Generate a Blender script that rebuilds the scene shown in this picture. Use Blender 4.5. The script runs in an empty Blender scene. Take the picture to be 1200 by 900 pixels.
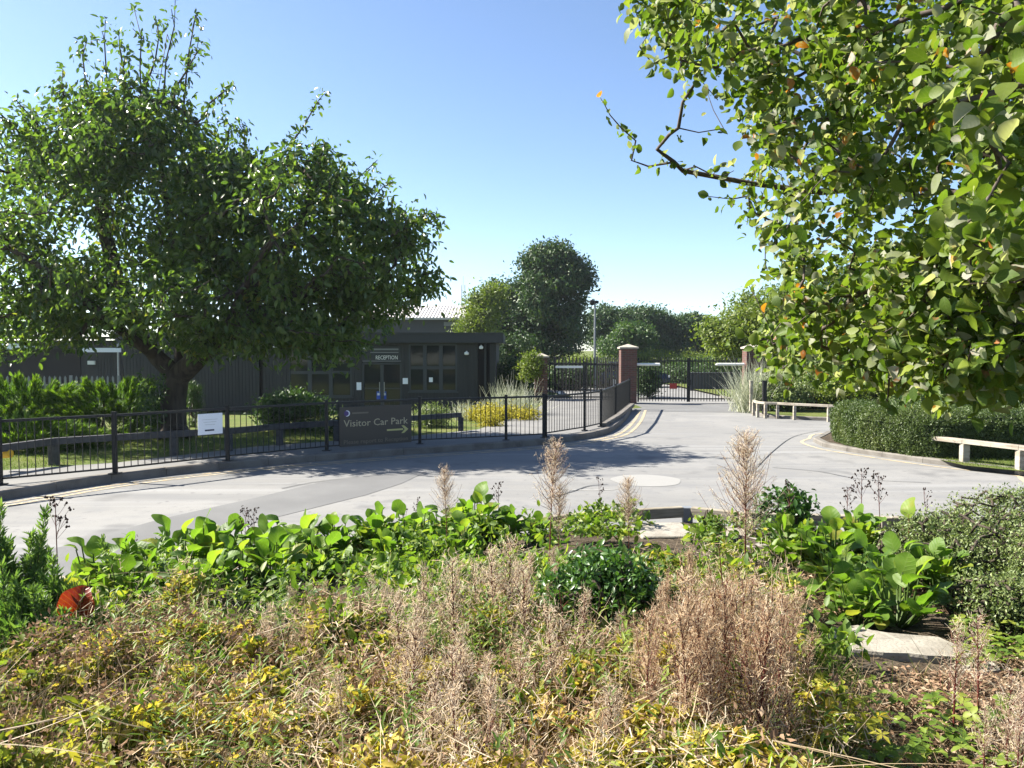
import bpy, bmesh, math, random
import numpy as np
from mathutils import Vector, Matrix

# ------------------------------------------------------------------ camera, sky, sun, exposure
SC = bpy.context.scene
COL = SC.collection
R = math.radians
CAM_H = 2.15
F = 933.0                       # focal length in pixels of the 1200 px wide picture
PITCH = math.atan(40 / F)       # looking very slightly down
cam_d = bpy.data.cameras.new('camera'); cam_d.lens = 36 * F / 1200; cam_d.sensor_width = 36
cam_d.clip_start = 0.05; cam_d.clip_end = 3000
cam = bpy.data.objects.new('camera', cam_d); COL.objects.link(cam)
cam.location = (0, 0, CAM_H); cam.rotation_euler = (R(90) - PITCH, 0, 0)
SC.camera = cam

SUN_EL = R(42); SUN_AZ = math.atan2(-0.95, 0.27)      # azimuth from +Y towards +X
w = bpy.data.worlds.new('World'); SC.world = w; w.use_nodes = True
nt = w.node_tree; bg = nt.nodes['Background']
sky = nt.nodes.new('ShaderNodeTexSky'); sky.sky_type = 'NISHITA'; sky.sun_disc = False
sky.sun_elevation = SUN_EL; sky.sun_rotation = SUN_AZ
sky.air_density = 0.75; sky.dust_density = 0.4; sky.ozone_density = 2.0; sky.altitude = 50
nt.links.new(sky.outputs[0], bg.inputs[0]); bg.inputs[1].default_value = 0.068
sl = bpy.data.lights.new('sun', 'SUN'); sl.energy = 5.0; sl.angle = R(0.53); sl.color = (1.0, 0.94, 0.83)
so = bpy.data.objects.new('sun', sl); COL.objects.link(so)
sv = Vector((math.sin(SUN_AZ) * math.cos(SUN_EL), math.cos(SUN_AZ) * math.cos(SUN_EL), math.sin(SUN_EL)))
so.rotation_euler = sv.to_track_quat('Z', 'Y').to_euler(); so.location = (-20, 10, 30)
SC.view_settings.view_transform = 'Standard'; SC.view_settings.look = 'None'
SC.view_settings.exposure = 1.9; SC.view_settings.gamma = 1
SC.render.engine = 'CYCLES'
SC.cycles.use_denoising = True
SC.cycles.max_bounces = 8; SC.cycles.transparent_max_bounces = 8; SC.cycles.sample_clamp_indirect = 6

rng = np.random.default_rng(7)
random.seed(7)

# ------------------------------------------------------------------ measuring helpers
cP, sP = math.cos(PITCH), math.sin(PITCH)
def ray(px, py):
    u, v = (px - 600) / F, (450 - py) / F
    return (u, cP + sP * v, -sP + cP * v)
def G(px, py, z=0.0):                      # ground point at height z
    d = ray(px, py); t = (z - CAM_H) / d[2]
    return Vector((d[0] * t, d[1] * t, z))
def A(px, py, y):                          # point at depth y
    d = ray(px, py); t = y / d[1]
    return Vector((d[0] * t, y, CAM_H + d[2] * t))
def proj(P):
    P = np.asarray(P, float); q = P - np.array([0, 0, CAM_H])
    f = q[..., 1] * cP - q[..., 2] * sP; v = q[..., 1] * sP + q[..., 2] * cP
    return 600 + F * q[..., 0] / f, 450 - F * v / f

# ------------------------------------------------------------------ object helpers
def tag(o, label=None, cat=None, group=None, kind=None):
    if label: o['label'] = label
    if cat: o['category'] = cat
    if group: o['group'] = group
    if kind: o['kind'] = kind
    return o
def thing(name, label, cat, loc=(0, 0, 0), rz=0, group=None):
    o = bpy.data.objects.new(name, None); COL.objects.link(o)
    o.empty_display_size = 0.1; o.location = loc; o.rotation_euler = (0, 0, rz)
    return tag(o, label, cat, group)
def link(name, me, parent=None):
    o = bpy.data.objects.new(name, me); COL.objects.link(o)
    if parent: o.parent = parent
    return o
def dup(root, loc, rz=0, scale=1.0, label=None, group=None):
    r = root.copy(); COL.objects.link(r); r.location = loc; r.rotation_euler = (0, 0, rz); r.scale = (scale,) * 3
    if label: r['label'] = label
    if group: r['group'] = group
    for ch in list(root.children):
        c = ch.copy(); COL.objects.link(c); c.parent = r
        for g in list(ch.children):
            d = g.copy(); COL.objects.link(d); d.parent = c
    return r

class MB:
    def __init__(s): s.v = []; s.f = []; s.m = []
    def add(s, vs, fs, m=0):
        b = len(s.v); s.v += [tuple(x) for x in vs]
        s.f += [tuple(b + i for i in f) for f in fs]; s.m += [m] * len(fs); return s
    def box(s, c, size, rz=0, m=0, tilt=0):
        x, y, z = [a / 2 for a in size]
        M = Matrix.Rotation(rz, 3, 'Z') @ Matrix.Rotation(tilt, 3, 'Y')
        vs = [Vector(c) + M @ Vector((i * x, j * y, k * z)) for i in (-1, 1) for j in (-1, 1) for k in (-1, 1)]
        return s.add(vs, [(0, 1, 3, 2), (4, 6, 7, 5), (0, 4, 5, 1), (2, 3, 7, 6), (0, 2, 6, 4), (1, 5, 7, 3)], m)
    def beam(s, a, b, wd, ht, m=0):                     # box between two points, wd sideways, ht upright
        a, b = Vector(a), Vector(b); d = (b - a); L = d.length; d.normalize()
        side = d.cross(Vector((0, 0, 1)))
        side = side.normalized() if side.length > 1e-4 else Vector((1, 0, 0))
        up = side.cross(d)
        vs = [p + side * (i * wd / 2) + up * (k * ht / 2) for p in (a, b) for i in (-1, 1) for k in (-1, 1)]
        return s.add(vs, [(0, 1, 3, 2), (4, 6, 7, 5), (0, 4, 5, 1), (2, 3, 7, 6), (0, 2, 6, 4), (1, 5, 7, 3)], m)
    def tube(s, pts, rad, n=6, m=0, cap=True):
        pts = [Vector(p) for p in pts]; b0 = len(s.v)
        if not hasattr(rad, '__len__'): rad = [rad] * len(pts)
        prev = None
        for i, p in enumerate(pts):
            d = (pts[min(i + 1, len(pts) - 1)] - pts[max(i - 1, 0)])
            d = d.normalized() if d.length > 1e-7 else Vector((0, 0, 1))
            if prev is None: prev = d.orthogonal().normalized()
            u = (prev - d * prev.dot(d)); u = u.normalized() if u.length > 1e-5 else d.orthogonal().normalized()
            prev = u; vv = d.cross(u)
            for k in range(n):
                a = 2 * math.pi * k / n
                s.v.append(tuple(p + (u * math.cos(a) + vv * math.sin(a)) * rad[i]))
        for i in range(len(pts) - 1):
            for k in range(n):
                q = b0 + i * n
                s.f.append((q + k, q + (k + 1) % n, q + n + (k + 1) % n, q + n + k)); s.m.append(m)
        if cap:
            s.f.append(tuple(b0 + k for k in range(n))[::-1]); s.m.append(m)
            s.f.append(tuple(b0 + (len(pts) - 1) * n + k for k in range(n))); s.m.append(m)
        return s
    def lathe(s, c, prof, n=16, m=0):
        c = Vector(c); b0 = len(s.v)
        for r_, z in prof:
            for k in range(n):
                a = 2 * math.pi * k / n; s.v.append((c.x + r_ * math.cos(a), c.y + r_ * math.sin(a), c.z + z))
        for i in range(len(prof) - 1):
            for k in range(n):
                q = b0 + i * n
                s.f.append((q + k, q + (k + 1) % n, q + n + (k + 1) % n, q + n + k)); s.m.append(m)
        s.f.append(tuple(b0 + k for k in range(n))[::-1]); s.m.append(m)
        s.f.append(tuple(b0 + (len(prof) - 1) * n + k for k in range(n))); s.m.append(m)
        return s
    def build(s, name, mats, parent=None, bevel=0, smooth=False):
        me = bpy.data.meshes.new(name); me.from_pydata(s.v, [], s.f)
        if not isinstance(mats, (list, tuple)): mats = [mats]
        for m in mats: me.materials.append(m)
        me.polygons.foreach_set('material_index', s.m)
        if smooth: me.polygons.foreach_set('use_smooth', [True] * len(me.polygons))
        me.update()
        if bevel:
            bm = bmesh.new(); bm.from_mesh(me)
            bmesh.ops.bevel(bm, geom=[e for e in bm.edges if e.calc_face_angle(0) > 0.5], offset=bevel, segments=1, affect='EDGES')
            bm.to_mesh(me); bm.free()
        return link(name, me, parent)

def sheet(name, pts, z, mat, parent=None):               # flat n-gon, triangulated
    bm = bmesh.new(); vs = [bm.verts.new((p[0], p[1], z)) for p in pts]
    f = bm.faces.new(vs); bm.normal_update()
    if f.normal.z < 0: f.normal_flip()
    bmesh.ops.triangulate(bm, faces=[f]); me = bpy.data.meshes.new(name); bm.to_mesh(me); bm.free()
    me.materials.append(mat); return link(name, me, parent)
def offset(line, d):                                     # shift an open polyline to its left by d
    out = []; n = len(line)
    for i in range(n):
        a, b = Vector(line[max(i - 1, 0)][:2]), Vector(line[min(i + 1, n - 1)][:2])
        t = (b - a).normalized(); out.append(Vector((line[i][0] - t.y * d, line[i][1] + t.x * d)))
    return out
def smooth_line(pts, k=6):
    P = [Vector(p).to_3d() for p in pts]; out = []
    for i in range(len(P) - 1):
        p0, p1, p2, p3 = P[max(i - 1, 0)], P[i], P[i + 1], P[min(i + 2, len(P) - 1)]
        for j in range(k):
            t = j / k
            out.append(0.5 * ((2 * p1) + (p2 - p0) * t + (2 * p0 - 5 * p1 + 4 * p2 - p3) * t * t + (3 * p1 - p0 - 3 * p2 + p3) * t ** 3))
    out.append(P[-1]); return out
def strip(name, line, d0, d1, z, mat):
    a, b = offset(line, d0), offset(line, d1); n = len(a)
    mb = MB(); mb.add([(p.x, p.y, z) for p in a] + [(p.x, p.y, z) for p in b],
                      [(i, i + 1, n + i + 1, n + i) for i in range(n - 1)])
    return mb.build(name, mat)

# ------------------------------------------------------------------ materials
def mat(name, color, rough=0.7, spec=0.3, metal=0.0, noise=None, bump=None, extra=None):
    m = bpy.data.materials.new(name); m.use_nodes = True; t = m.node_tree; b = t.nodes['Principled BSDF']
    b.inputs['Roughness'].default_value = rough; b.inputs['Metallic'].default_value = metal
    b.inputs['Specular IOR Level'].default_value = spec
    b.inputs['Base Color'].default_value = (*color, 1)
    co = t.nodes.new('ShaderNodeTexCoord').outputs['Object']
    if noise:                                            # list of (scale, colour2, low, high)
        last = None
        for (sc_, c2, lo, hi) in noise:
            n = t.nodes.new('ShaderNodeTexNoise'); n.inputs['Detail'].default_value = 5
            if isinstance(sc_, tuple):
                mp = t.nodes.new('ShaderNodeMapping'); mp.inputs['Scale'].default_value = sc_
                t.links.new(co, mp.inputs[0]); t.links.new(mp.outputs[0], n.inputs['Vector']); n.inputs['Scale'].default_value = 1
            else:
                t.links.new(co, n.inputs['Vector']); n.inputs['Scale'].default_value = sc_
            r = t.nodes.new('ShaderNodeMapRange'); r.inputs[1].default_value = lo; r.inputs[2].default_value = hi
            t.links.new(n.outputs['Fac'], r.inputs[0])
            mx = t.nodes.new('ShaderNodeMix'); mx.data_type = 'RGBA'
            t.links.new(r.outputs[0], mx.inputs['Factor'])
            if last: t.links.new(last, mx.inputs['A'])
            else: mx.inputs['A'].default_value = (*color, 1)
            mx.inputs['B'].default_value = (*c2, 1); last = mx.outputs['Result']
        t.links.new(last, b.inputs['Base Color'])
    if bump:
        n = t.nodes.new('ShaderNodeTexNoise'); n.inputs['Detail'].default_value = 6
        if isinstance(bump[0], tuple):
            mp = t.nodes.new('ShaderNodeMapping'); mp.inputs['Scale'].default_value = bump[0]
            t.links.new(co, mp.inputs[0]); t.links.new(mp.outputs[0], n.inputs['Vector']); n.inputs['Scale'].default_value = 1
        else:
            t.links.new(co, n.inputs['Vector']); n.inputs['Scale'].default_value = bump[0]
        bp = t.nodes.new('ShaderNodeBump'); bp.inputs['Strength'].default_value = bump[1]; bp.inputs['Distance'].default_value = bump[2]
        t.links.new(n.outputs['Fac'], bp.inputs['Height']); t.links.new(bp.outputs[0], b.inputs['Normal'])
    return m

def leaf_mat(name, stops, trans=0.4, rough=0.5, spec=0.35, gain=(1.5, 1.6, 0.7), blotch=0.25, bscale=40, veins=None, brown=None):
    m = bpy.data.materials.new(name); m.use_nodes = True; t = m.node_tree; b = t.nodes['Principled BSDF']
    b.inputs['Roughness'].default_value = rough; b.inputs['Specular IOR Level'].default_value = spec
    at = t.nodes.new('ShaderNodeAttribute'); at.attribute_name = 'tint'
    co = t.nodes.new('ShaderNodeTexCoord')
    n = t.nodes.new('ShaderNodeTexNoise'); n.inputs['Scale'].default_value = bscale; t.links.new(co.outputs['Object'], n.inputs['Vector'])
    ma = t.nodes.new('ShaderNodeMath'); ma.operation = 'MULTIPLY_ADD'; ma.inputs[1].default_value = blotch; ma.inputs[2].default_value = -blotch / 2
    t.links.new(n.outputs['Fac'], ma.inputs[0])
    ad = t.nodes.new('ShaderNodeMath'); ad.operation = 'ADD'; ad.use_clamp = True
    t.links.new(at.outputs['Fac'], ad.inputs[0]); t.links.new(ma.outputs[0], ad.inputs[1])
    cr = t.nodes.new('ShaderNodeValToRGB'); el = cr.color_ramp.elements
    for i, (p, c) in enumerate(stops):
        e = el[i] if i < 2 else el.new(p)
        e.position = p; e.color = (*c, 1)
    t.links.new(ad.outputs[0], cr.inputs[0]); t.links.new(cr.outputs[0], b.inputs['Base Color'])
    col = cr.outputs[0]
    def math_(op, a, b_=None, c=None):
        x = t.nodes.new('ShaderNodeMath'); x.operation = op
        for k, v in enumerate((a, b_, c)):
            if v is None: continue
            if isinstance(v, (int, float)): x.inputs[k].default_value = v
            else: t.links.new(v, x.inputs[k])
        return x.outputs[0]
    def mix_(fac, a, c):
        x = t.nodes.new('ShaderNodeMix'); x.data_type = 'RGBA'; t.links.new(fac, x.inputs['Factor']); t.links.new(a, x.inputs['A']); x.inputs['B'].default_value = (*c, 1); return x.outputs['Result']
    if veins:                                            # midrib and side veins from the leaf's own coordinates
        vt, vcol, vamt, bstr = veins
        la = t.nodes.new('ShaderNodeAttribute'); la.attribute_name = 'luv'; sx = t.nodes.new('ShaderNodeSeparateXYZ'); t.links.new(la.outputs['Vector'], sx.inputs[0])
        ay = math_('ABSOLUTE', sx.outputs[1]); ph = math_('MULTIPLY', math_('SUBTRACT', sx.outputs[0], math_('MULTIPLY', ay, .75)), vt)
        side = math_('POWER', math_('ABSOLUTE', math_('COSINE', ph)), 14.0)
        rib = math_('LESS_THAN', ay, .018); v_ = math_('MAXIMUM', math_('MULTIPLY', side, .6), rib)
        col = mix_(math_('MULTIPLY', v_, vamt), col, vcol)
        bp = t.nodes.new('ShaderNodeBump'); bp.inputs['Strength'].default_value = bstr; bp.inputs['Distance'].default_value = .006
        t.links.new(math_('ADD', v_, math_('MULTIPLY', n.outputs['Fac'], 1.5)), bp.inputs['Height']); t.links.new(bp.outputs[0], b.inputs['Normal'])
    if brown:                                            # dead spots and edges
        sc_, lo, bc = brown; bn = t.nodes.new('ShaderNodeTexNoise'); bn.inputs['Scale'].default_value = sc_; bn.inputs['Detail'].default_value = 3; t.links.new(co.outputs['Object'], bn.inputs['Vector'])
        mr = t.nodes.new('ShaderNodeMapRange'); mr.inputs[1].default_value = lo; mr.inputs[2].default_value = lo + .05; t.links.new(bn.outputs['Fac'], mr.inputs[0]); col = mix_(mr.outputs[0], col, bc)
    if veins or brown: t.links.new(col, b.inputs['Base Color'])
    vm = t.nodes.new('ShaderNodeVectorMath'); vm.operation = 'MULTIPLY'; vm.inputs[1].default_value = gain
    t.links.new(col, vm.inputs[0])
    tr = t.nodes.new('ShaderNodeBsdfTranslucent'); t.links.new(vm.outputs[0], tr.inputs[0])
    mx = t.nodes.new('ShaderNodeMixShader'); mx.inputs[0].default_value = trans
    t.links.new(b.outputs[0], mx.inputs[1]); t.links.new(tr.outputs[0], mx.inputs[2])
    t.links.new(mx.outputs[0], t.nodes['Material Output'].inputs[0])
    return m

M = {}
M['asphalt'] = mat('worn asphalt', (0.172, 0.17, 0.165), 0.9, 0.2, noise=[(0.35, (0.202, 0.199, 0.192), .42, .62), ((.25, 1.6, 1), (0.14, 0.141, 0.143), .5, .72), (110, (0.13, 0.131, 0.132), .5, .8), (2.2, (0.152, 0.153, 0.155), .5, .75), (.9, (.115, .115, .115), .6, .72), ((.12, 2.6, 1), (.21, .21, .208), .56, .7), (7, (.13, .13, .13), .6, .72)], bump=(130, .3, .004))
M['asphalt_patch'] = mat('newer asphalt patch', (0.115, 0.116, 0.118), 0.9, 0.2, noise=[(1.1, (0.138, 0.139, 0.14), .4, .65), (130, (0.1, 0.099, 0.097), .5, .8)], bump=(160, .18, .003))
M['paving'] = mat('pavement asphalt', (0.15, 0.148, 0.145), 0.9, 0.2, noise=[(1.2, (0.18, 0.177, 0.17), .4, .65), (120, (0.115, 0.114, 0.112), .5, .8)], bump=(150, .18, .003))
M['tar'] = mat('tar seam', (0.028, 0.028, 0.028), 0.5)
M['kerb'] = mat('concrete kerb', (0.15, 0.138, 0.122), 0.85, noise=[(3, (0.1, 0.09, 0.078), .42, .65), (90, (0.2, 0.188, 0.17), .55, .8)], bump=(80, .3, .004))
M['yellow_paint'] = mat('worn yellow paint', (0.42, 0.33, 0.19), 0.8, noise=[(9, (0.25, 0.23, 0.19), .42, .6), (150, (0.18, 0.175, 0.165), .52, .7)])
M['white_paint'] = mat('worn white paint', (0.225, 0.222, 0.212), 0.8, noise=[(5, (0.22, 0.217, 0.207), .4, .65), (120, (0.19, 0.187, 0.18), .5, .8)])
M['grass_base'] = mat('grass ground', (0.09, 0.12, 0.03), 0.95, 0.1, noise=[(1.5, (0.13, 0.13, 0.045), .4, .65), (60, (0.05, 0.075, 0.018), .45, .7)], bump=(50, .6, .03))
M['soil'] = mat('dry soil', (0.055, 0.042, 0.03), 0.95, 0.1, noise=[(14, (0.11, 0.088, 0.062), .45, .7), (70, (0.03, 0.024, 0.018), .5, .75)], bump=(45, .8, .03))
M['bark'] = mat('bark', (0.075, 0.06, 0.047), 0.9, 0.15, noise=[((9, 9, 2), (0.035, 0.028, 0.022), .4, .65)], bump=((14, 14, 3), .8, .03))
M['twig'] = mat('twig bark', (0.07, 0.055, 0.045), 0.8, 0.2, noise=[(30, (0.12, 0.1, 0.085), .45, .7)])
M['black_metal'] = mat('black painted steel', (0.009, 0.0095, 0.01), 0.5, 0.3, noise=[(12, (0.018, 0.017, 0.016), .5, .75)])
M['grey_metal'] = mat('grey painted steel', (0.16, 0.17, 0.18), 0.45, 0.5)
M['galv'] = mat('galvanised steel', (0.42, 0.43, 0.44), 0.45, 0.5, metal=0.6, noise=[(20, (0.33, 0.34, 0.35), .4, .7)])
M['white_metal'] = mat('white painted steel', (0.72, 0.72, 0.7), 0.4, 0.4)
M['white_plastic'] = mat('white board', (0.72, 0.74, 0.78), 0.45, 0.4)
M['paper'] = mat('paper', (0.78, 0.8, 0.84), 0.6, 0.3)
M['blue_paper'] = mat('blue notice', (0.03, 0.1, 0.5), 0.5, 0.3)
M['ink'] = mat('ink', (0.03, 0.035, 0.06), 0.6)
M['cladding'] = mat('dark grey timber cladding', (0.027, 0.03, 0.031), 0.6, 0.3, noise=[((5, 5, .6), (0.019, 0.021, 0.022), .4, .7)], bump=((60, 60, 4), .2, .004))
M['fascia'] = mat('charcoal fascia', (0.022, 0.026, 0.031), 0.5, 0.35)
M['frame'] = mat('slate window frame', (0.034, 0.042, 0.05), 0.45, 0.35)
M['glass'] = mat('dark window glass', (0.01, 0.014, 0.015), 0.03, 0.45)
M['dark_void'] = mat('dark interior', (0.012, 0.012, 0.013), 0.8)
M['sign_brown'] = mat('brown sign board', (0.042, 0.034, 0.026), 0.45, 0.4)
M['sign_cream'] = mat('cream sign lettering', (0.42, 0.37, 0.24), 0.5)
M['sign_dim'] = mat('faded sign lettering', (0.15, 0.13, 0.095), 0.5)
M['arrow'] = mat('yellow arrow', (0.45, 0.42, 0.16), 0.5)
M['purple'] = mat('purple emblem', (0.07, 0.04, 0.16), 0.5)
M['timber'] = mat('weathered timber', (0.27, 0.24, 0.19), 0.85, 0.2, noise=[((4, 4, 40), (0.16, 0.14, 0.105), .4, .65)], bump=((6, 6, 60), .5, .006))
M['timber_pale'] = mat('pale weathered timber', (0.33, 0.3, 0.25), 0.85, 0.15, noise=[((3, 3, 14), (0.22, 0.19, 0.15), .42, .65), (26, (.15, .125, .095), .6, .72)], bump=((8, 8, 40), .4, .005))
M['timber_grey'] = mat('grey dark timber', (0.06, 0.06, 0.062), 0.75, 0.3, noise=[(10, (0.035, 0.035, 0.036), .45, .7)], bump=(60, .4, .004))
M['stone'] = mat('pale stone slab', (0.27, 0.25, 0.215), 0.85, 0.2, noise=[(7, (0.2, 0.183, 0.155), .42, .65), (60, (0.14, 0.13, 0.11), .55, .75)], bump=(40, .5, .01))
M['cap_stone'] = mat('pillar cap', (0.33, 0.3, 0.25), 0.85, noise=[(9, (0.25, 0.225, 0.19), .4, .7)], bump=(50, .4, .006))
M['roof_grey'] = mat('pale roof sheeting', (0.5, 0.47, 0.44), 0.5)
M['render_dark'] = mat('dark wall', (0.05, 0.055, 0.065), 0.7)
M['red_sign'] = mat('red notice', (0.4, 0.045, 0.03), 0.5)
M['yellow_plastic'] = mat('yellow plastic', (0.65, 0.38, 0.02), 0.4)
M['blue_car'] = mat('dark blue car paint', (0.03, 0.045, 0.09), 0.25, 0.5)
M['rubber'] = mat('rubber', (0.02, 0.02, 0.02), 0.8)
M['lamp_white'] = mat('white lamp', (0.75, 0.75, 0.72), 0.35)

def brick_mat():
    m = bpy.data.materials.new('red brick'); m.use_nodes = True; t = m.node_tree; b = t.nodes['Principled BSDF']
    b.inputs['Roughness'].default_value = 0.9
    co = t.nodes.new('ShaderNodeTexCoord')
    sx = t.nodes.new('ShaderNodeSeparateXYZ'); t.links.new(co.outputs['Object'], sx.inputs[0])
    ad = t.nodes.new('ShaderNodeMath'); ad.operation = 'ADD'; t.links.new(sx.outputs[0], ad.inputs[0]); t.links.new(sx.outputs[1], ad.inputs[1])
    cx = t.nodes.new('ShaderNodeCombineXYZ'); t.links.new(ad.outputs[0], cx.inputs[0]); t.links.new(sx.outputs[2], cx.inputs[1])
    br = t.nodes.new('ShaderNodeTexBrick'); t.links.new(cx.outputs[0], br.inputs['Vector'])
    br.inputs['Scale'].default_value = 1; br.inputs['Brick Width'].default_value = .225; br.inputs['Row Height'].default_value = .075
    br.inputs['Mortar Size'].default_value = .008
    br.inputs['Color1'].default_value = (.15, .062, .044, 1); br.inputs['Color2'].default_value = (.1, .042, .032, 1); br.inputs['Mortar'].default_value = (.13, .11, .095, 1)
    n = t.nodes.new('ShaderNodeTexNoise'); n.inputs['Scale'].default_value = 7; t.links.new(co.outputs['Object'], n.inputs['Vector'])
    mx = t.nodes.new('ShaderNodeMix'); mx.data_type = 'RGBA'; mx.blend_type = 'MULTIPLY'; mx.inputs['Factor'].default_value = .5
    t.links.new(br.outputs['Color'], mx.inputs['A']); t.links.new(n.outputs['Color'], mx.inputs['B'])
    t.links.new(mx.outputs['Result'], b.inputs['Base Color'])
    bp = t.nodes.new('ShaderNodeBump'); bp.inputs['Strength'].default_value = .5; bp.inputs['Distance'].default_value = .01; bp.invert = True
    t.links.new(br.outputs['Fac'], bp.inputs['Height']); t.links.new(bp.outputs[0], b.inputs['Normal'])
    return m
M['brick'] = brick_mat()

L = {}
L['cherry'] = leaf_mat('cherry leaves', [(0, (.034, .066, .015)), (.5, (.068, .12, .022)), (.85, (.115, .165, .03)), (1, (.16, .16, .03))], .48, .36, .5)
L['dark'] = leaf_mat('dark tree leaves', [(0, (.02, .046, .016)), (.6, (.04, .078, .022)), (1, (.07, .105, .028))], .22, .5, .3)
L['mid'] = leaf_mat('mid green leaves', [(0, (.025, .055, .014)), (.6, (.045, .09, .02)), (1, (.08, .12, .03))], .3, .5, .3)
L['lime'] = leaf_mat('lime leaves', [(0, (.06, .1, .014)), (.6, (.11, .15, .02)), (1, (.17, .19, .035))], .4, .5, .3)
L['whitebeam'] = leaf_mat('whitebeam leaves', [(0, (.04, .08, .012)), (.4, (.09, .14, .018)), (.7, (.15, .19, .03)), (.8, (.22, .24, .15)), (.95, (.32, .31, .25)), (.975, (.3, .1, .015)), (1, (.33, .15, .02))], .45, .55, .3, blotch=.12, veins=(16, (.17, .2, .07), .22, .08), brown=(16, .68, (.2, .1, .03)))
L['hedge'] = leaf_mat('box hedge leaves', [(0, (.045, .075, .02)), (.6, (.08, .115, .03)), (1, (.13, .155, .05))], .25, .45, .4)
L['juniper'] = leaf_mat('juniper sprays', [(0, (.04, .09, .008)), (.5, (.09, .17, .014)), (1, (.17, .25, .025))], .35, .55, .25)
L['conifer'] = leaf_mat('upright conifer foliage', [(0, (.04, .09, .022)), (.5, (.085, .16, .036)), (1, (.15, .22, .06))], .38, .5, .3)
L['cotoneaster'] = leaf_mat('prostrate shrub leaves', [(0, (.07, .105, .034)), (.6, (.15, .195, .065)), (1, (.24, .27, .11))], .25, .45, .4)
L['bergenia'] = leaf_mat('bergenia leaves', [(0, (.05, .11, .015)), (.5, (.105, .19, .022)), (.85, (.17, .24, .03)), (1, (.22, .22, .035))], .5, .5, .3, blotch=.5, bscale=14, veins=(17, (.2, .25, .07), .3, .3), brown=(11, .7, (.17, .09, .03)))
L['redleaf'] = leaf_mat('reddened leaf', [(0, (.17, .014, .01)), (.45, (.22, .03, .01)), (1, (.3, .13, .015))], .45, .4, .4, gain=(1.3, 1.0, .6), blotch=.9, bscale=16, veins=(26, (.4, .16, .03), .5, .5))
L['cover'] = leaf_mat('yellowing cover leaves', [(0, (.08, .13, .018)), (.25, (.2, .24, .03)), (.5, (.4, .35, .05)), (.75, (.5, .4, .09)), (.9, (.42, .3, .13)), (1, (.24, .14, .08))], .45, .6, .25, gain=(1.25, 1.2, .7))
L['green_cover'] = leaf_mat('green cover leaves', [(0, (.05, .1, .016)), (.6, (.12, .19, .025)), (1, (.22, .26, .04))], .42, .5, .35)
L['evergreen'] = leaf_mat('glossy evergreen leaves', [(0, (.022, .06, .012)), (.6, (.05, .115, .02)), (1, (.08, .15, .03))], .3, .38, .45)
L['dry'] = leaf_mat('dry brown remains', [(0, (.07, .042, .026)), (.4, (.19, .12, .075)), (.75, (.33, .22, .145)), (1, (.48, .37, .26))], .25, .8, .1, gain=(1.1, 1, .9))
L['straw'] = leaf_mat('straw stems', [(0, (.17, .115, .06)), (.5, (.31, .23, .135)), (1, (.42, .34, .23))], .15, .6, .3, gain=(1, 1, 1))
L['pod'] = leaf_mat('willowherb pods', [(0, (.27, .14, .085)), (.3, (.42, .3, .19)), (.75, (.55, .45, .31)), (1, (.66, .58, .45))], .45, .7, .15, gain=(1.1, 1, .9))
L['palepod'] = leaf_mat('pale willowherb fluff', [(0, (.36, .27, .17)), (.4, (.56, .46, .33)), (1, (.7, .63, .52))], .45, .7, .15, gain=(1.1, 1, .9))
L['redstem'] = leaf_mat('red stems', [(0, (.09, .02, .016)), (1, (.18, .06, .035))], .05, .5, .3)
L['seedhead'] = leaf_mat('dark seed heads', [(0, (.03, .018, .014)), (1, (.085, .05, .04))], .05, .8, .15, gain=(1, 1, 1))
L['petiole'] = leaf_mat('leaf stalks', [(0, (.06, .1, .02)), (1, (.14, .13, .04))], .2, .5, .3)
L['silver'] = leaf_mat('silvery grass blades', [(0, (.2, .23, .15)), (.6, (.4, .42, .32)), (1, (.6, .6, .5))], .35, .5, .3, gain=(1.1, 1.1, .9))
L['yellow'] = leaf_mat('golden ground cover', [(0, (.2, .19, .02)), (1, (.42, .36, .04))], .4, .6, .2, gain=(1.1, 1.1, .7))
L['photinia'] = leaf_mat('red tipped shrub leaves', [(0, (.03, .07, .014)), (.75, (.1, .14, .025)), (.88, (.25, .12, .03)), (1, (.3, .06, .025))], .35, .4, .4)
L['grass'] = leaf_mat('lawn grass', [(0, (.06, .1, .015)), (.6, (.12, .16, .03)), (1, (.22, .22, .07))], .35, .6, .2)

# ------------------------------------------------------------------ leaves by the thousand
def blade(stations, fold=.06, curl=.12, wave=0.0, seed=0):
    """stations: list of (t, half width); ends single points. Leaf of length 1 along +x, normal +z."""
    r = random.Random(seed); V = []; Fc = []; rows = []
    for i, (t, hw) in enumerate(stations):
        z = -curl * t * t
        if hw <= 1e-6: V.append((t, 0, z)); rows.append([len(V) - 1])
        else:
            a = len(V); j = wave * (r.random() - .5)
            V += [(t, hw * (1 + j), z + fold * hw * 4 + wave * .4 * (r.random() - .5)), (t, 0, z), (t, -hw * (1 - j), z + fold * hw * 4 + wave * .4 * (r.random() - .5))]
            rows.append([a, a + 1, a + 2])
    for a, b in zip(rows, rows[1:]):
        if len(a) == 1 and len(b) == 3: Fc += [(a[0], b[1], b[0]), (a[0], b[2], b[1])]
        elif len(b) == 1 and len(a) == 3: Fc += [(a[0], a[1], b[0]), (a[1], a[2], b[0])]
        else: Fc += [(a[0], a[1], b[1], b[0]), (a[1], a[2], b[2], b[1])]
    return np.array(V, float), Fc
T_SMALL = blade([(0, 0), (.45, .24), (1, 0)], .12, .15)
T_OVAL = blade([(0, 0), (.3, .22), (.68, .2), (1, 0)], .08, .2)
T_OVAL2 = blade([(0, 0), (.3, .2), (.68, .18), (1, 0)], .2, -.15)
T_LONG = blade([(0, 0), (.25, .1), (.7, .09), (1, 0)], .1, .3)
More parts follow.
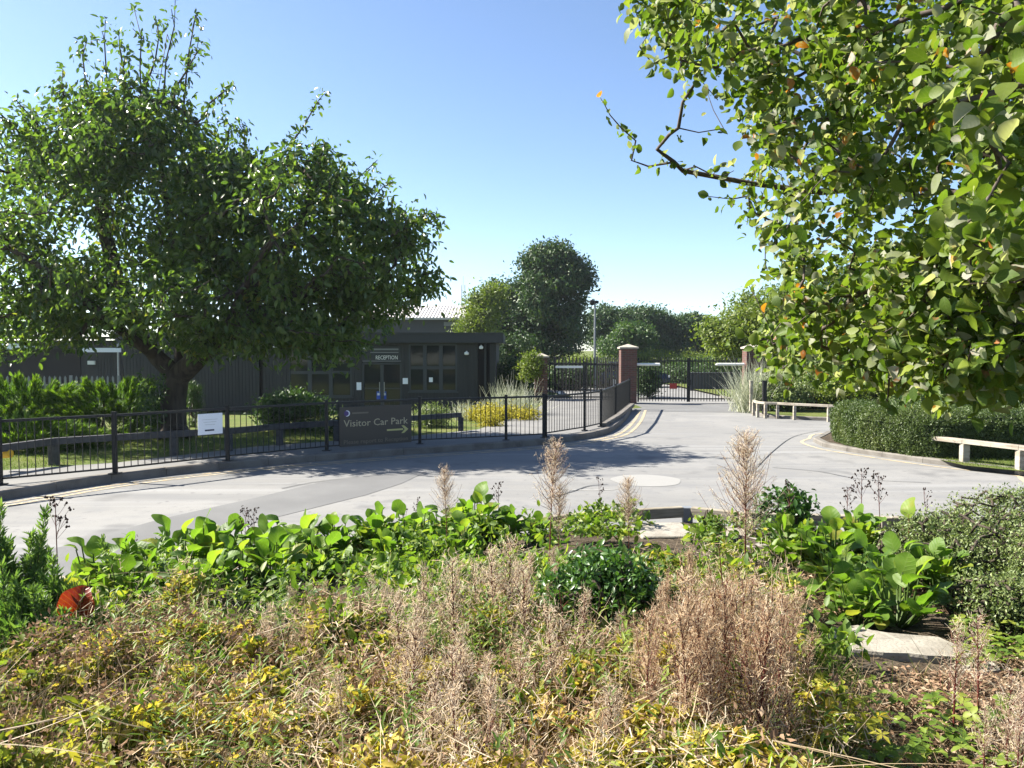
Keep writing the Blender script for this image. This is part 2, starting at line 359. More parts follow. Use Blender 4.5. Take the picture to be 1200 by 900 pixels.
T_ROUND = [blade([(0, 0), (.12, .2), (.32, .34), (.55, .38), (.78, .28), (.93, .12), (1.02, 0)], f, c, .12, s) for s, (f, c) in enumerate([(.05, .1), (.12, .35), (.2, -.2), (.02, .5), (.28, .25)])]
T_BERG = [blade([(0, .04), (.1, .2), (.25, .36), (.45, .45), (.65, .44), (.82, .34), (.95, .18), (1.0, .0)], f, c, .42, s) for s, (f, c) in enumerate([(.05, .25), (.1, .5), (.14, .05), (.02, -.2)])]
T_SPRAY = blade([(0, 0), (.2, .07), (.6, .055), (1, 0)], .0, .0)
T_CLUMP = blade([(0, 0), (.35, .42), (.75, .3), (1, 0)], .15, .2)
def merge_t(parts):
    V = []; Fc = []
    for v, f in parts:
        b = sum(len(x) for x in V); V.append(v); Fc += [tuple(b + i for i in q) for q in f]
    return np.concatenate(V), Fc
def rot_t(t, ang, sc_=1.0, off=(0, 0, 0), tilt=0):
    v, f = t; Mx = np.array(Matrix.Rotation(ang, 3, 'Z') @ Matrix.Rotation(tilt, 3, 'Y')); return (v * sc_) @ Mx.T + np.array(off), f
T_TRI = merge_t([rot_t(blade([(0, 0), (.3, .2), (.65, .3), (1, 0)], .12, .25, .1, k), a) for k, a in enumerate((0, 1.9, -1.9))])
T_LOBE = merge_t([rot_t(blade([(0, 0), (.5, .2), (1, 0)], .1, .2, .1, k), a, .9 if a else 1) for k, a in enumerate((0, 1.15, -1.15, 2.3, -2.3))])

def unit(v): return v / np.maximum(np.linalg.norm(v, axis=-1, keepdims=True), 1e-9)
def basis(dirs, normals):
    x = unit(dirs); z = unit(normals - x * np.sum(normals * x, -1, keepdims=True)); y = np.cross(z, x)
    return np.stack([x, y, z], -1)                       # columns
def rand_dirs(n): return unit(rng.normal(size=(n, 3)))
def leaf_mesh(name, sets, mats, parent=None, smooth=False):
    """sets: list of (template, P, basis, scale, tint, material index)"""
    Vs, Ls, Ss, Ms, Ts, Us = [], [], [], [], [], []; base = 0
    for (tv, tf), P, B, S, tint, mi in sets:
        N = len(P)
        if N == 0: continue
        k = len(tv); S = np.broadcast_to(np.asarray(S, float), (N,))
        V = np.einsum('nij,kj->nki', B, tv) * S[:, None, None] + P[:, None, :]
        Vs.append(V.reshape(-1, 3)); Ts.append(np.repeat(tint, k)); Us.append(np.tile(tv, (N, 1)))
        loops = np.concatenate([np.array(f) for f in tf]); sizes = np.array([len(f) for f in tf])
        off = base + np.arange(N) * k
        Ls.append((off[:, None] + loops[None, :]).ravel()); Ss.append(np.tile(sizes, N)); Ms.append(np.full(N * len(tf), mi))
        base += N * k
    V = np.concatenate(Vs); Lp = np.concatenate(Ls); S = np.concatenate(Ss); Mi = np.concatenate(Ms); T = np.concatenate(Ts)
    me = bpy.data.meshes.new(name); me.vertices.add(len(V)); me.vertices.foreach_set('co', V.astype(np.float32).ravel())
    me.loops.add(len(Lp)); me.loops.foreach_set('vertex_index', Lp.astype(np.int32))
    me.polygons.add(len(S)); me.polygons.foreach_set('loop_start', (np.cumsum(S) - S).astype(np.int32))
    me.polygons.foreach_set('loop_total', S.astype(np.int32)); me.polygons.foreach_set('material_index', Mi.astype(np.int32))
    if smooth: me.polygons.foreach_set('use_smooth', np.ones(len(S), bool))
    for m in (mats if isinstance(mats, (list, tuple)) else [mats]): me.materials.append(m)
    a = me.attributes.new('tint', 'FLOAT', 'POINT'); a.data.foreach_set('value', T.astype(np.float32))
    if smooth:
        u = me.attributes.new('luv', 'FLOAT_VECTOR', 'POINT'); u.data.foreach_set('vector', np.concatenate(Us).astype(np.float32).ravel())
    me.update(calc_edges=True); me.validate()
    return link(name, me, parent)

def ribbons(P0, D, Ln, W, bend=0.2, seg=2, taper=True):
    """thin bent strips as (V, faces) template-free arrays -> returns a 'set' tuple piece builder"""
    N = len(P0); D = unit(D); side = unit(np.cross(D, rand_dirs(N))); bd = rand_dirs(N) * np.asarray(bend).reshape(-1, 1)
    V = np.zeros((N, (seg + 1) * 2, 3))
    for i in range(seg + 1):
        t = i / seg; c = P0 + D * (Ln * t)[:, None] + bd * (Ln * t * t)[:, None]
        wd = np.broadcast_to(np.asarray(W, float) * (1 - .8 * t if taper else 1), (N,))
        V[:, 2 * i] = c + side * (wd / 2)[:, None]; V[:, 2 * i + 1] = c - side * (wd / 2)[:, None]
    faces = [(2 * i, 2 * i + 1, 2 * i + 3, 2 * i + 2) for i in range(seg)]
    return V, faces
def ribbon_mesh(name, groups, mats, parent=None):
    """groups: list of (V (N,k,3), faces, tint (N,), mat index)"""
    sets_V, Ls, Ss, Ms, Ts = [], [], [], [], []; base = 0
    for V, faces, tint, mi in groups:
        N, k, _ = V.shape
        if N == 0: continue
        sets_V.append(V.reshape(-1, 3)); Ts.append(np.repeat(tint, k))
        loops = np.concatenate([np.array(f) for f in faces]); off = base + np.arange(N) * k
        Ls.append((off[:, None] + loops[None, :]).ravel()); Ss.append(np.tile([len(f) for f in faces], N)); Ms.append(np.full(N * len(faces), mi)); base += N * k
    V = np.concatenate(sets_V); Lp = np.concatenate(Ls); S = np.concatenate(Ss)
    me = bpy.data.meshes.new(name); me.vertices.add(len(V)); me.vertices.foreach_set('co', V.astype(np.float32).ravel())
    me.loops.add(len(Lp)); me.loops.foreach_set('vertex_index', Lp.astype(np.int32))
    me.polygons.add(len(S)); me.polygons.foreach_set('loop_start', (np.cumsum(S) - S).astype(np.int32))
    me.polygons.foreach_set('loop_total', S.astype(np.int32)); me.polygons.foreach_set('material_index', np.concatenate(Ms).astype(np.int32))
    for m in (mats if isinstance(mats, (list, tuple)) else [mats]): me.materials.append(m)
    a = me.attributes.new('tint', 'FLOAT', 'POINT'); a.data.foreach_set('value', np.concatenate(Ts).astype(np.float32))
    me.update(calc_edges=True)
    return link(name, me, parent)

def noise3(P, s, seed=0):                                 # cheap smooth noise in 0..1
    r = np.random.default_rng(seed); out = np.zeros(len(P))
    for k in range(6):
        d = r.normal(size=3); d /= np.linalg.norm(d); out += np.sin(P @ d * s * (1 + .35 * k) + r.uniform(0, 6.28))
    return .5 + out / 7

# ------------------------------------------------------------------ branching
def grow(base, tips, r_trunk, r_tip=.005, seg=.5, wig=.08, droop=0.0, power=.5, late=0):
    """base: list of polylines [(x,y,z)...]; each starts at the nearest node of those before."""
    nodes = []; par = []
    for line in base:
        line = [np.array(p, float) for p in line]
        if nodes:
            d = [np.linalg.norm(n - line[0]) for n in nodes]; j = int(np.argmin(d))
            start = 1 if d[j] < .05 else 0
        else: j = -1; start = 0
        for p in line[start:]:
            nodes.append(p); par.append(j); j = len(nodes) - 1
    nb = len(nodes); X = np.zeros((nb + len(tips) * 30, 3)); X[:nb] = nodes; n = nb
    d0 = np.min(np.linalg.norm(tips[:, None, :] - X[None, :nb], axis=2), axis=1)
    if late: d0[-late:] += 1000.0                        # outlying sprays join last, so nothing grows on from them
    tip_idx = []
    for q in np.argsort(d0):
        a = tips[q]; d = np.linalg.norm(X[:n] - a, axis=1); j = int(np.argmin(d)); D = d[j]
        m = max(1, int(math.ceil(D / seg))); p0 = X[j].copy()
        for i in range(1, m + 1):
            t = i / m; p = p0 + (a - p0) * t
            if i < m: p = p + rng.normal(size=3) * wig * seg; p[2] += droop * D * math.sin(math.pi * t)
            if n < len(X):
                X[n] = p; par.append(j); j = n; n += 1
        tip_idx.append(j)
    X = X[:n]; par = np.array(par); cnt = np.zeros(n)
    for t in tip_idx: cnt[t] += 1
    kids = [[] for _ in range(n)]
    for i in range(n - 1, 0, -1): cnt[par[i]] += cnt[i]; kids[par[i]].append(i)
    N = max(cnt.max(), 1); rad = np.maximum(r_tip, r_trunk * (cnt / N) ** power)
    return X, par, kids, rad, np.array(tip_idx)
def wood(X, kids, rad, name, m, parent, flare=1.0, big=.06):
    mb = MB(); stack = [(0, None)]
    while stack:
        i, prev = stack.pop(); chain = ([prev] if prev is not None else []) + [i]
        while kids[chain[-1]]:
            ks = sorted(kids[chain[-1]], key=lambda q: -rad[q])
            for o in ks[1:]: stack.append((o, chain[-1]))
            chain.append(ks[0])
        r0 = [float(rad[c]) for c in chain]
        if prev is not None: r0[0] = r0[1] * 1.15 if len(r0) > 1 else r0[0]
        elif flare != 1 and len(r0) > 1: r0[0] *= flare
        if len(chain) > 1: mb.tube([X[c] for c in chain], r0, 10 if max(r0) > big else (6 if max(r0) > .015 else 4), cap=False)
    return mb.build(name, m, parent, smooth=True)

def ellipsoid_pts(n, c, r, shell=.6):
    d = rand_dirs(n); rad = rng.random(n) ** (1 / 3); rad = shell * (0.72 + .28 * rng.random(n)) + (1 - shell) * rad
    return np.array(c) + d * rad[:, None] * np.array(r)

def tree(name, label, cat, base_xy, z0, height, blobs, leafmat, n_leaf, leaf, r_trunk, tips_n=160, tmpl=T_CLUMP, group=None, spread=.5, up=.0, gap=.35, holes=1.1):
    """a distant tree: trunk with limbs, leaf clumps round the limb tips"""
    root = thing(name, label, cat, (base_xy[0], base_xy[1], z0), group=group)
    tot = sum(b[3] for b in blobs); P = np.concatenate([ellipsoid_pts(int(tips_n * b[3] / tot * 1.6), (b[0][0], b[0][1], b[0][2]), b[1], b[2]) for b in blobs])
    keep = noise3(P, holes, len(name) + int(abs(base_xy[0]) * 10)) > gap; P = P[keep]
    zmin = min(b[0][2] - b[1][2] for b in blobs)
    top = height * .75
    X, par, kids, rad, ti = grow([[(0, 0, 0), (0.02, 0, max(zmin * .8, .3)), (.05 * rng.normal(), .05, (zmin + top) / 2), (.1 * rng.normal(), 0, top)]], P, r_trunk, .012, seg=max(height * .1, .3))
    wood(X, kids, rad, 'trunk', M['bark'], root, flare=1.25)
    per = max(1, n_leaf // max(len(P), 1)); C = np.repeat(P, per, 0)
    cl = rng.normal(size=(len(C), 3)) * spread * np.array([1, 1, .75]); Q = C + cl
    D = rand_dirs(len(Q)) + np.array([0, 0, up]); Nn = unit(cl) * .6 + rand_dirs(len(Q)) * .7 + np.array([0, 0, .4])
    tint = np.clip(np.repeat(rng.random(len(P)), per) * .5 + rng.random(len(Q)) * .5, 0, 1)
    leaf_mesh('crown', [(tmpl, Q, basis(D, Nn), leaf * (.6 + .8 * rng.random(len(Q))), tint, 0)], leafmat, root)
    return root

# ------------------------------------------------------------------ the setting: ground, road, pavement
KERB = smooth_line([G(-420, 664), G(-150, 610), G(0, 587), (G(150, 563)), G(300, 547), G(449, 535), G(600, 524.5), G(650, 520), G(690, 514), G(716, 507), G(733, 493), G(741, 480.5)], 5)
KH = .14
def kerb_side(P):                                         # >0 on the railing side of the left kerb line
    K = np.array([(k.x, k.y) for k in KERB]); P = np.asarray(P)[:, :2]; best = np.full(len(P), 1e9); s = np.zeros(len(P))
    for a, b in zip(K, K[1:]):
        t = b - a; u = np.clip(((P - a) @ t) / (t @ t), 0, 1); q = a + u[:, None] * t; dd = np.linalg.norm(P - q, axis=1)
        side = t[0] * (P[:, 1] - a[1]) - t[1] * (P[:, 0] - a[0]); m = dd < best; best[m] = dd[m]; s[m] = np.sign(side[m])
    return best * s
def ground_z(P):
    P = np.asarray(P, float); z = np.full(len(P), -.05); d = kerb_side(P); g = d > .9
    left = g & (P[:, 0] < 6.2) & (P[:, 1] < 31.0)
    z[left] = KH - .03
    dip = np.clip((P[:, 1] - 21) / 8, 0, 1) * np.clip((1.0 - P[:, 0]) / 4, 0, 1)
    z = np.where((P[:, 0] < 6.2) & (d > .9), np.where(left, z, -.02) - .5 * dip * dip * (3 - 2 * dip), z)
    return z
xs = np.unique(np.concatenate([np.linspace(-700, -40, 12), np.arange(-40, 14, .5), np.linspace(14, 700, 14)]))
ys = np.unique(np.concatenate([np.linspace(-60, 4, 6), np.arange(4, 46, .5), np.linspace(46, 1500, 16)]))
gx, gy = np.meshgrid(xs, ys); gp = np.stack([gx.ravel(), gy.ravel(), np.zeros(gx.size)], 1); gp[:, 2] = ground_z(gp)
nx, ny = len(xs), len(ys)
mb = MB(); mb.add(gp.tolist(), [(j * nx + i, j * nx + i + 1, (j + 1) * nx + i + 1, (j + 1) * nx + i) for j in range(ny - 1) for i in range(nx - 1)])
tag(mb.build('ground', M['grass_base'], smooth=True), kind='structure')

road_pts = [(-45, 2), (-45, KERB[0].y + 1)] + [(k.x, k.y) for k in KERB] + [(4.55, 33), (3.0, 36), (-2, 60), (60, 60), (60, 2)]
tag(sheet('road', road_pts, 0, M['asphalt']), kind='structure')
tag(sheet('road_patch', [G(*p) for p in [(-200, 760), (-60, 668), (72, 641), (190, 608), (302, 583), (372, 566), (440, 556), (500, 553), (470, 567), (430, 580), (305, 611), (190, 648), (60, 700), (-60, 760)]], .004, M['asphalt_patch']), kind='structure')
tag(sheet('road_threshold', [G(*p) for p in [(744, 474), (878, 475), (884, 484), (742, 482)]], .004, M['asphalt_patch']), kind='structure')
c0 = G(757, 563)
tag(sheet('roundabout_disc', [(c0.x + (.57 + .02 * math.sin(5 * a)) * math.cos(a), c0.y + .6 * math.sin(a)) for a in np.linspace(0, 2 * math.pi, 48)[:-1]], .004, M['white_paint']), kind='structure')
c1 = G(693, 574)
tag(sheet('old_paint_mark', [(c1.x + .42 * math.cos(a), c1.y + .05 * math.sin(a) + .04 * math.cos(2 * a)) for a in np.linspace(0, 2 * math.pi, 30)[:-1]], .004, M['white_paint']), kind='structure')
def seam(name, pts, wd): tag(strip(name, smooth_line([G(*p) for p in pts], 6), wd / 2, -wd / 2, .009, M['tar']), kind='structure')
seam('tar_seam', [(905, 548), (960, 553), (1010, 562), (1090, 566)], .02)
seam('tar_seam', [(960, 505), (930, 512), (905, 530), (880, 556)], .018)
seam('tar_seam', [(330, 573), (365, 566), (420, 559)], .02)
seam('tar_seam', [(640, 585), (672, 576), (690, 570), (712, 568)], .025)
for nm, d0, d1 in (('yellow_line', -.22, -.31), ('yellow_line', -.42, -.51)):
    tag(strip(nm, KERB, d0, d1, .0045, M['yellow_paint']), kind='structure')
def kerb(name, line, h, wd):                              # kerb stones laid end to end, front edge chamfered
    P = [Vector((p[0], p[1])) for p in line]; cum = [0]
    for a, c in zip(P, P[1:]): cum.append(cum[-1] + (c - a).length)
    tot = cum[-1]; r = random.Random(3); mb = MB(); s = 0
    def at(u):
        u = min(max(u, 0), tot)
        for k in range(len(P) - 1):
            if u <= cum[k + 1]: t = (u - cum[k]) / max(cum[k + 1] - cum[k], 1e-9); return P[k].lerp(P[k + 1], t)
        return P[-1]
    while s < tot - .05:
        e = min(s + .915, tot); a, c = at(s + .004), at(e - .004); t = (c - a).normalized(); n = Vector((-t.y, t.x)); j = r.uniform(-.004, .004); hh = h + j; f = r.uniform(-.004, .004)
        prof = [(f, -.04), (f, hh - .022), (.022, hh), (wd, hh), (wd, -.04)]
        mb.add([(q.x + n.x * d, q.y + n.y * d, z) for q in (a, c) for d, z in prof], [(k, k + 5, k + 6, k + 1) for k in range(4)] + [(0, 1, 2, 3, 4), (9, 8, 7, 6, 5)])
        s = e
    return tag(mb.build(name, M['kerb']), kind='structure')
kerb('kerb', KERB, KH, .15)
BACK = [G(-420, 605, KH), G(-60, 557, KH), G(0, 551, KH), G(135, 542, KH), G(300, 523, KH), G(400, 516, KH), G(480, 511, KH), G(560, 503, KH), G(606, 488, KH), G(636, 474, KH), Vector((1.2, 34.5, 0))]
tag(sheet('pavement', [(p.x, p.y) for p in offset(KERB, .149)] + [(4.45, 34.5)] + [(p.x, p.y) for p in BACK[::-1]], KH - .004, M['paving']), kind='structure')
# right hand island with the hedge
ISL = smooth_line([(26, 17.6), (12, 19.8), (8.4, 20.3), G(960, 515), G(953, 519), G(972, 525.5), G(1000, 530.5), G(1060, 539.5), G(1120, 547.5), G(1200, 556), G(1420, 585), (26, 9)], 6)
kerb('kerb', ISL, .1, .14)
ii = offset(ISL, .139)
tag(sheet('island_ground', [(p.x, p.y) for p in ii], .09, M['soil']), kind='structure')
tag(strip('yellow_line', ISL, -.2, -.28, .0045, M['yellow_paint']), kind='structure')
VER = smooth_line([(30, 30), (14, 25.6), G(1010, 494), G(970, 493), G(920, 491), G(893, 488.5), G(880, 484), G(877, 477), (9.2, 33), (9.4, 36)], 6)
VER = VER[::-1]
kerb('kerb', VER, .1, .13)
tag(sheet('verge', [(p.x, p.y) for p in offset(VER, .129)] + [(60, 30), (60, 60), (9.5, 60)], .09, M['grass_base']), kind='structure')
isl_grass = [G(1090, 536, .1), G(1130, 545, .1), G(1210, 553, .1), G(1420, 578, .1), G(1420, 545, .1), G(1210, 537, .1)]
tag(sheet('island_lawn', [(p.x, p.y) for p in isl_grass], .096, M['grass_base']), kind='structure')

# ------------------------------------------------------------------ the flower bed's soil
EDGE = smooth_line([Vector((-14, 3.0, 0)), Vector((-9, 4.6, 0)), Vector((-6, 5.75, 0)), G(75, 677, .27), G(250, 653, .27), G(430, 632, .27), G(600, 611, .27), G(690, 600.5, .27), G(805, 594, .27), G(872, 601, .27), Vector((4.2, 8.9, 0)), Vector((7, 8.3, 0)), Vector((12, 7.4, 0))], 4)
EX = np.array([e.x for e in EDGE]); EY = np.array([e.y for e in EDGE])
def edge_y(x): return np.interp(x, EX, EY)
def bed_z(x, y):
    t = np.clip((edge_y(x) - y) / 7, 0, 1); return .1 + .12 * np.clip(t * 5, 0, 1) + .2 * t * t
xs = np.arange(-14, 12.01, .16); rows = 60
pts = []
for j in range(rows):
    for x in xs:
        y = edge_y(x) - .12 - (edge_y(x) + 3) * (j / (rows - 1)) ** 1.1; pts.append((x, y, 0))
pts = np.array(pts); pts[:, 2] = bed_z(pts[:, 0], pts[:, 1]) + .05 * (noise3(pts, 7, 3) - .5) + .015 * rng.normal(size=len(pts))
n = len(xs)
mb = MB(); mb.add(pts.tolist(), [(j * n + i, (j + 1) * n + i, (j + 1) * n + i + 1, j * n + i + 1) for j in range(rows - 1) for i in range(n - 1)])
mb.add([(x, edge_y(x) - .12, bed_z(x, edge_y(x) - .12)) for x in xs] + [(x, edge_y(x) - .1, -.02) for x in xs], [(i, i + 1, n + i + 1, n + i) for i in range(n - 1)])
tag(mb.build('flower_bed_soil', M['soil'], smooth=True), kind='structure')
#@@PART2
# ------------------------------------------------------------------ reception building
def text_obj(name, body, size, loc, rx, rz, m, parent, width=None, depth=.002):
    cu = bpy.data.curves.new(name, 'FONT'); cu.body = body; cu.size = size; cu.extrude = depth; cu.resolution_u = 2
    tmp = bpy.data.objects.new('tmp', cu); COL.objects.link(tmp)
    dg = bpy.context.evaluated_depsgraph_get(); me = bpy.data.meshes.new_from_object(tmp.evaluated_get(dg))
    bpy.data.objects.remove(tmp); me.materials.clear(); me.materials.append(m); me.name = name
    if width:
        wv = [v.co.x for v in me.vertices]; k = width / (max(wv) - min(wv)); x0 = min(wv)
        for v in me.vertices: v.co.x = (v.co.x - x0) * k
    o = link(name, me, parent); o.location = loc; o.rotation_euler = (rx, 0, rz); return o

FY = 34.0                                                  # facade plane
def fx(px): return A(px, 430, FY).x
def fz(py): return A(600, py, FY).z
FL = -.45                                                  # floor level
bld = thing('reception_building', 'long flat-roofed dark grey timber-clad reception building behind the railings', 'building', (fx(440), FY, FL))
def bp(mb, name, m, parent=None, bevel=0):                 # build in world coords and parent to the building
    o = mb.build(name, m, parent or bld, bevel)
    if parent is None: o.location = (-bld.location.x, -bld.location.y, -bld.location.z)
    return o
def ribs(mb, x0, x1, y, z0, z1, step=.145):
    x = x0
    while x < x1 - .03:
        mb.box(((x + step * .42), y - .012, (z0 + z1) / 2), (step * .84, .03, z1 - z0)); x += step
XL, XR = fx(145), fx(581); ZT = fz(402)
wl, wr = (fx(338), fx(412)), (fx(479), fx(535.5)); dl = (fx(424), fx(470.5)); wz = (fz(465), fz(403)); wz2 = (fz(459), fz(403))
mb = MB()
D = 9.0
for x0, x1, z0, z1 in ((XL, fx(303), FL, ZT), (fx(308), wl[0], FL, ZT), (wl[1], dl[0], FL, ZT), (dl[1], wr[0], FL, ZT), (wr[1], fx(560), FL, ZT), (fx(574), XR, FL, ZT),
                       (wl[0], wl[1], FL, wz[0]), (wl[0], wl[1], wz[1], ZT), (wr[0], wr[1], FL, wz2[0]), (wr[0], wr[1], wz2[1], ZT), (dl[0], dl[1], fz(404.5), ZT)):
    mb.box(((x0 + x1) / 2, FY + .13, (z0 + z1) / 2), (x1 - x0, .2, z1 - z0)); ribs(mb, x0, x1, FY + .03, z0, z1)
mb.box((XR - .1, FY + D / 2 + .24, (FL + ZT) / 2), (.2, D, ZT - FL)); mb.box((XL + .1, FY + D / 2 + .24, (FL + ZT) / 2), (.2, D, ZT - FL))
mb.box(((XL + XR) / 2, FY + D + .4, (FL + ZT) / 2), (XR - XL, .2, ZT - FL))
bp(mb, 'wall', M['cladding'])
for a, b in ((303, 308), (560, 574)):
    mb = MB(); mb.box(((fx(a) + fx(b)) / 2, FY + .45, (FL + ZT) / 2), (fx(b) - fx(a) + .02, .1, ZT - FL)); bp(mb, 'recess', M['dark_void'])
mb = MB(); mb.box(((fx(560) + fx(574)) / 2 + .05, FY + .22, (FL + ZT) / 2), (.09, .09, ZT - FL)); bp(mb, 'downpipe', M['fascia'])
mb = MB(); mb.box(((XL + XR) / 2, FY + D / 2 + .1, ZT + .06), (XR - XL + .2, D + .6, .12))
zf = (fz(402), fz(391.3)); mb.box(((XL + XR) / 2 + .05, FY - .25, (zf[0] + zf[1]) / 2 + .01), (XR - XL + .5, .12, zf[1] - zf[0]))
mb.box(((XL + XR) / 2 + .05, FY - .27, zf[1] + .03), (XR - XL + .56, .18, .05)); mb.box((XR + .28, FY + D / 2 - .2, (zf[0] + zf[1]) / 2 + .01), (.1, D, zf[1] - zf[0]))
mb.box(((XL + XR) / 2, FY - .07, zf[0] + .015), (XR - XL + .3, .3, .03))
bp(mb, 'roof', M['fascia'])
def window(x0, x1, z0, z1, cols, mid):
    mb = MB(); t = .07; y = FY + .06
    mb.box(((x0 + x1) / 2, y, z0 + t / 2), (x1 - x0, .1, t)); mb.box(((x0 + x1) / 2, y, z1 - t / 2), (x1 - x0, .1, t))
    xsn = np.linspace(x0, x1, cols + 1)
    for i, x in enumerate(xsn):
        xc = x + (t / 2 if i == 0 else (-t / 2 if i == cols else 0)); mb.box((xc, y - .002, (z0 + z1) / 2), (t if i in (0, cols) else .16, .1, z1 - z0 - 2 * t - .004))
    for i in range(cols): mb.box(((xsn[i] + xsn[i + 1]) / 2, y + .004, z0 + (z1 - z0) * mid), (xsn[i + 1] - xsn[i] - .17, .09, .13))
    f = bp(mb, 'window', M['frame'])
    p = MB(); p.box(((x0 + x1) / 2, y + .03, (z0 + z1) / 2), (x1 - x0 - .1, .015, z1 - z0 - .1)); p.build('pane', M['glass'], f)
    b = MB(); b.box(((x0 + x1) / 2, FY + .02, z0 - .03), (x1 - x0 + .1, .16, .05)); b.build('sill', M['frame'], f)
    return f
window(wl[0], wl[1], wz[0], wz[1], 3, .46)
w2 = window(wr[0], wr[1], wz2[0], wz2[1], 3, .5)
mb = MB(); pc = A(505, 445, FY + .075); mb.box((pc.x, FY + .06, pc.z), (.16, .004, .2)); mb.build('notice', M['paper'], w2)
# door
mb = MB(); z1 = fz(425); x0, x1 = dl; y = FY + .1
for xa in (x0 + .04, x1 - .04): mb.box((xa, y, (FL + z1) / 2), (.08, .1, z1 - FL))
mb.box(((x0 + x1) / 2, y, z1 - .04), (x1 - x0 - .17, .1, .08)); mb.box(((x0 + x1) / 2, y - .002, (FL + z1) / 2 - .05), (.14, .09, z1 - FL - .1))
mb.box(((x0 + x1) / 2, y + .002, FL + .12), (x1 - x0 - .17, .08, .22)); mb.box(((x0 + x1) / 2, y + .003, FL + .95), (x1 - x0 - .17, .06, .05))
door = bp(mb, 'door', M['frame'])
mb = MB(); mb.box(((x0 + x1) / 2, y + .035, (FL + z1) / 2), (x1 - x0 - .1, .015, z1 - FL - .1)); mb.build('pane', M['glass'], door)
for px in (443, 450):
    c = A(px, 463.5, FY); mb = MB(); mb.box((c.x, y + .021, c.z), (.16, .004, .34)); mb.build('notice', M['blue_paper'], door)
    mb = MB(); mb.box((c.x, y + .017, c.z + .05), (.1, .004, .1)); mb.build('notice', M['paper'], door)
mb = MB(); mb.box(((x0 + x1) / 2 + .1, y - .06, FL + 1.0), (.03, .03, .45)); mb.box(((x0 + x1) / 2 - .1, y - .06, FL + 1.0), (.03, .03, .45)); mb.build('handle', M['galv'], door)
# sign over the door
sx0, sx1, sz0, sz1 = dl[0] + .02, dl[1] - .02, fz(424), fz(405)
mb = MB(); mb.box(((sx0 + sx1) / 2, FY + .03, (sz0 + sz1) / 2), (sx1 - sx0, .06, sz1 - sz0)); sg = bp(mb, 'door_sign', M['fascia'])
for zz, ww, hh, dx in ((sz0 + .03, sx1 - sx0, .03, 0), (sz1 - .16, sx1 - sx0 - .45, .07, .12), (sz1 - .29, sx1 - sx0 - .45, .04, .12)):
    mb = MB(); mb.box(((sx0 + sx1) / 2 + dx, FY - .002, zz), (ww, .008, hh)); mb.build('sign_line', M['grey_metal'], sg)
mb = MB(); mb.tube([(sx0 + .12, FY - .001, sz1 - .14), (sx0 + .12, FY - .008, sz1 - .14)], .1, 14); mb.build('emblem', M['galv'], sg)
t = text_obj('sign_text', 'RECEPTION', .24, (fx(440.5), FY - .004, fz(421.2)), R(90), 0, M['lamp_white'], sg, width=fx(466) - fx(440.5))
for px0, px1, py0, py1 in ((418, 423.5, 448, 457), (472, 478, 443, 450)):
    mb = MB(); a, b = A(px0, py1, FY), A(px1, py0, FY); mb.box(((a.x + b.x) / 2, FY - .015, (a.z + b.z) / 2), (b.x - a.x, .012, b.z - a.z)); bp(mb, 'wall_notice', M['paper'])
for px, py, sc_ in ((547, 413, 1), (564, 406, .9), (323, 406, .9)):
    c = A(px, py, FY); mb = MB(); mb.box((c.x, FY - .07, c.z + .04), (.05, .14, .05)); mb.lathe((c.x, FY - .15, c.z - .08), [(.02, .12), (.09 * sc_, .08), (.1 * sc_, 0), (.05, -.03)], 12)
    bp(mb, 'wall_lamp', M['lamp_white'])
# darker wing to the left with a pale eaves board
wg = thing('side_wing', 'dark wing with a pale eaves board seen under the left of the cherry tree', 'building', (fx(60), 38, FL))
def wp(mb, name, m):
    o = mb.build(name, m, wg); o.location = (-wg.location.x, -wg.location.y, -wg.location.z); return o
xa, xb = A(-160, 420, 38).x, A(142, 420, 38).x
mb = MB(); mb.box(((xa + xb) / 2, 39.5, (FL + 2.6) / 2), (xb - xa, 3, 2.6 - FL)); xm = A(112, 420, 38).x
ribs(mb, xm, xb, 38.0, FL, 2.55); wp(mb, 'wall', M['cladding'])
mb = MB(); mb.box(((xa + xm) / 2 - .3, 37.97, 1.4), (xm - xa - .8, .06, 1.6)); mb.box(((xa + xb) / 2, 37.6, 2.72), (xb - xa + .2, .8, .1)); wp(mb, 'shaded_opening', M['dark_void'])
mb = MB(); za = A(100, 409, 37.2).z; mb.box(((xa + xm) / 2 - 1.2, 37.15, za + .12), (xm - xa - 2.2, .06, .26)); mb.box((A(118, 400, 37.15).x, 37.12, za - .05), (1.9, .06, .2)); wp(mb, 'eaves_board', M['white_plastic'])
mb = MB(); c = A(107.5, 425, 37.9); mb.box((c.x, 37.88, c.z), (.34, .1, .18)); wp(mb, 'bulkhead_lamp', M['lamp_white'])
mb = MB(); c = A(138.5, 420, 37.8); mb.tube([(c.x, 37.8, FL), (c.x, 37.8, 2.6)], .05, 8); wp(mb, 'downpipe', M['galv'])

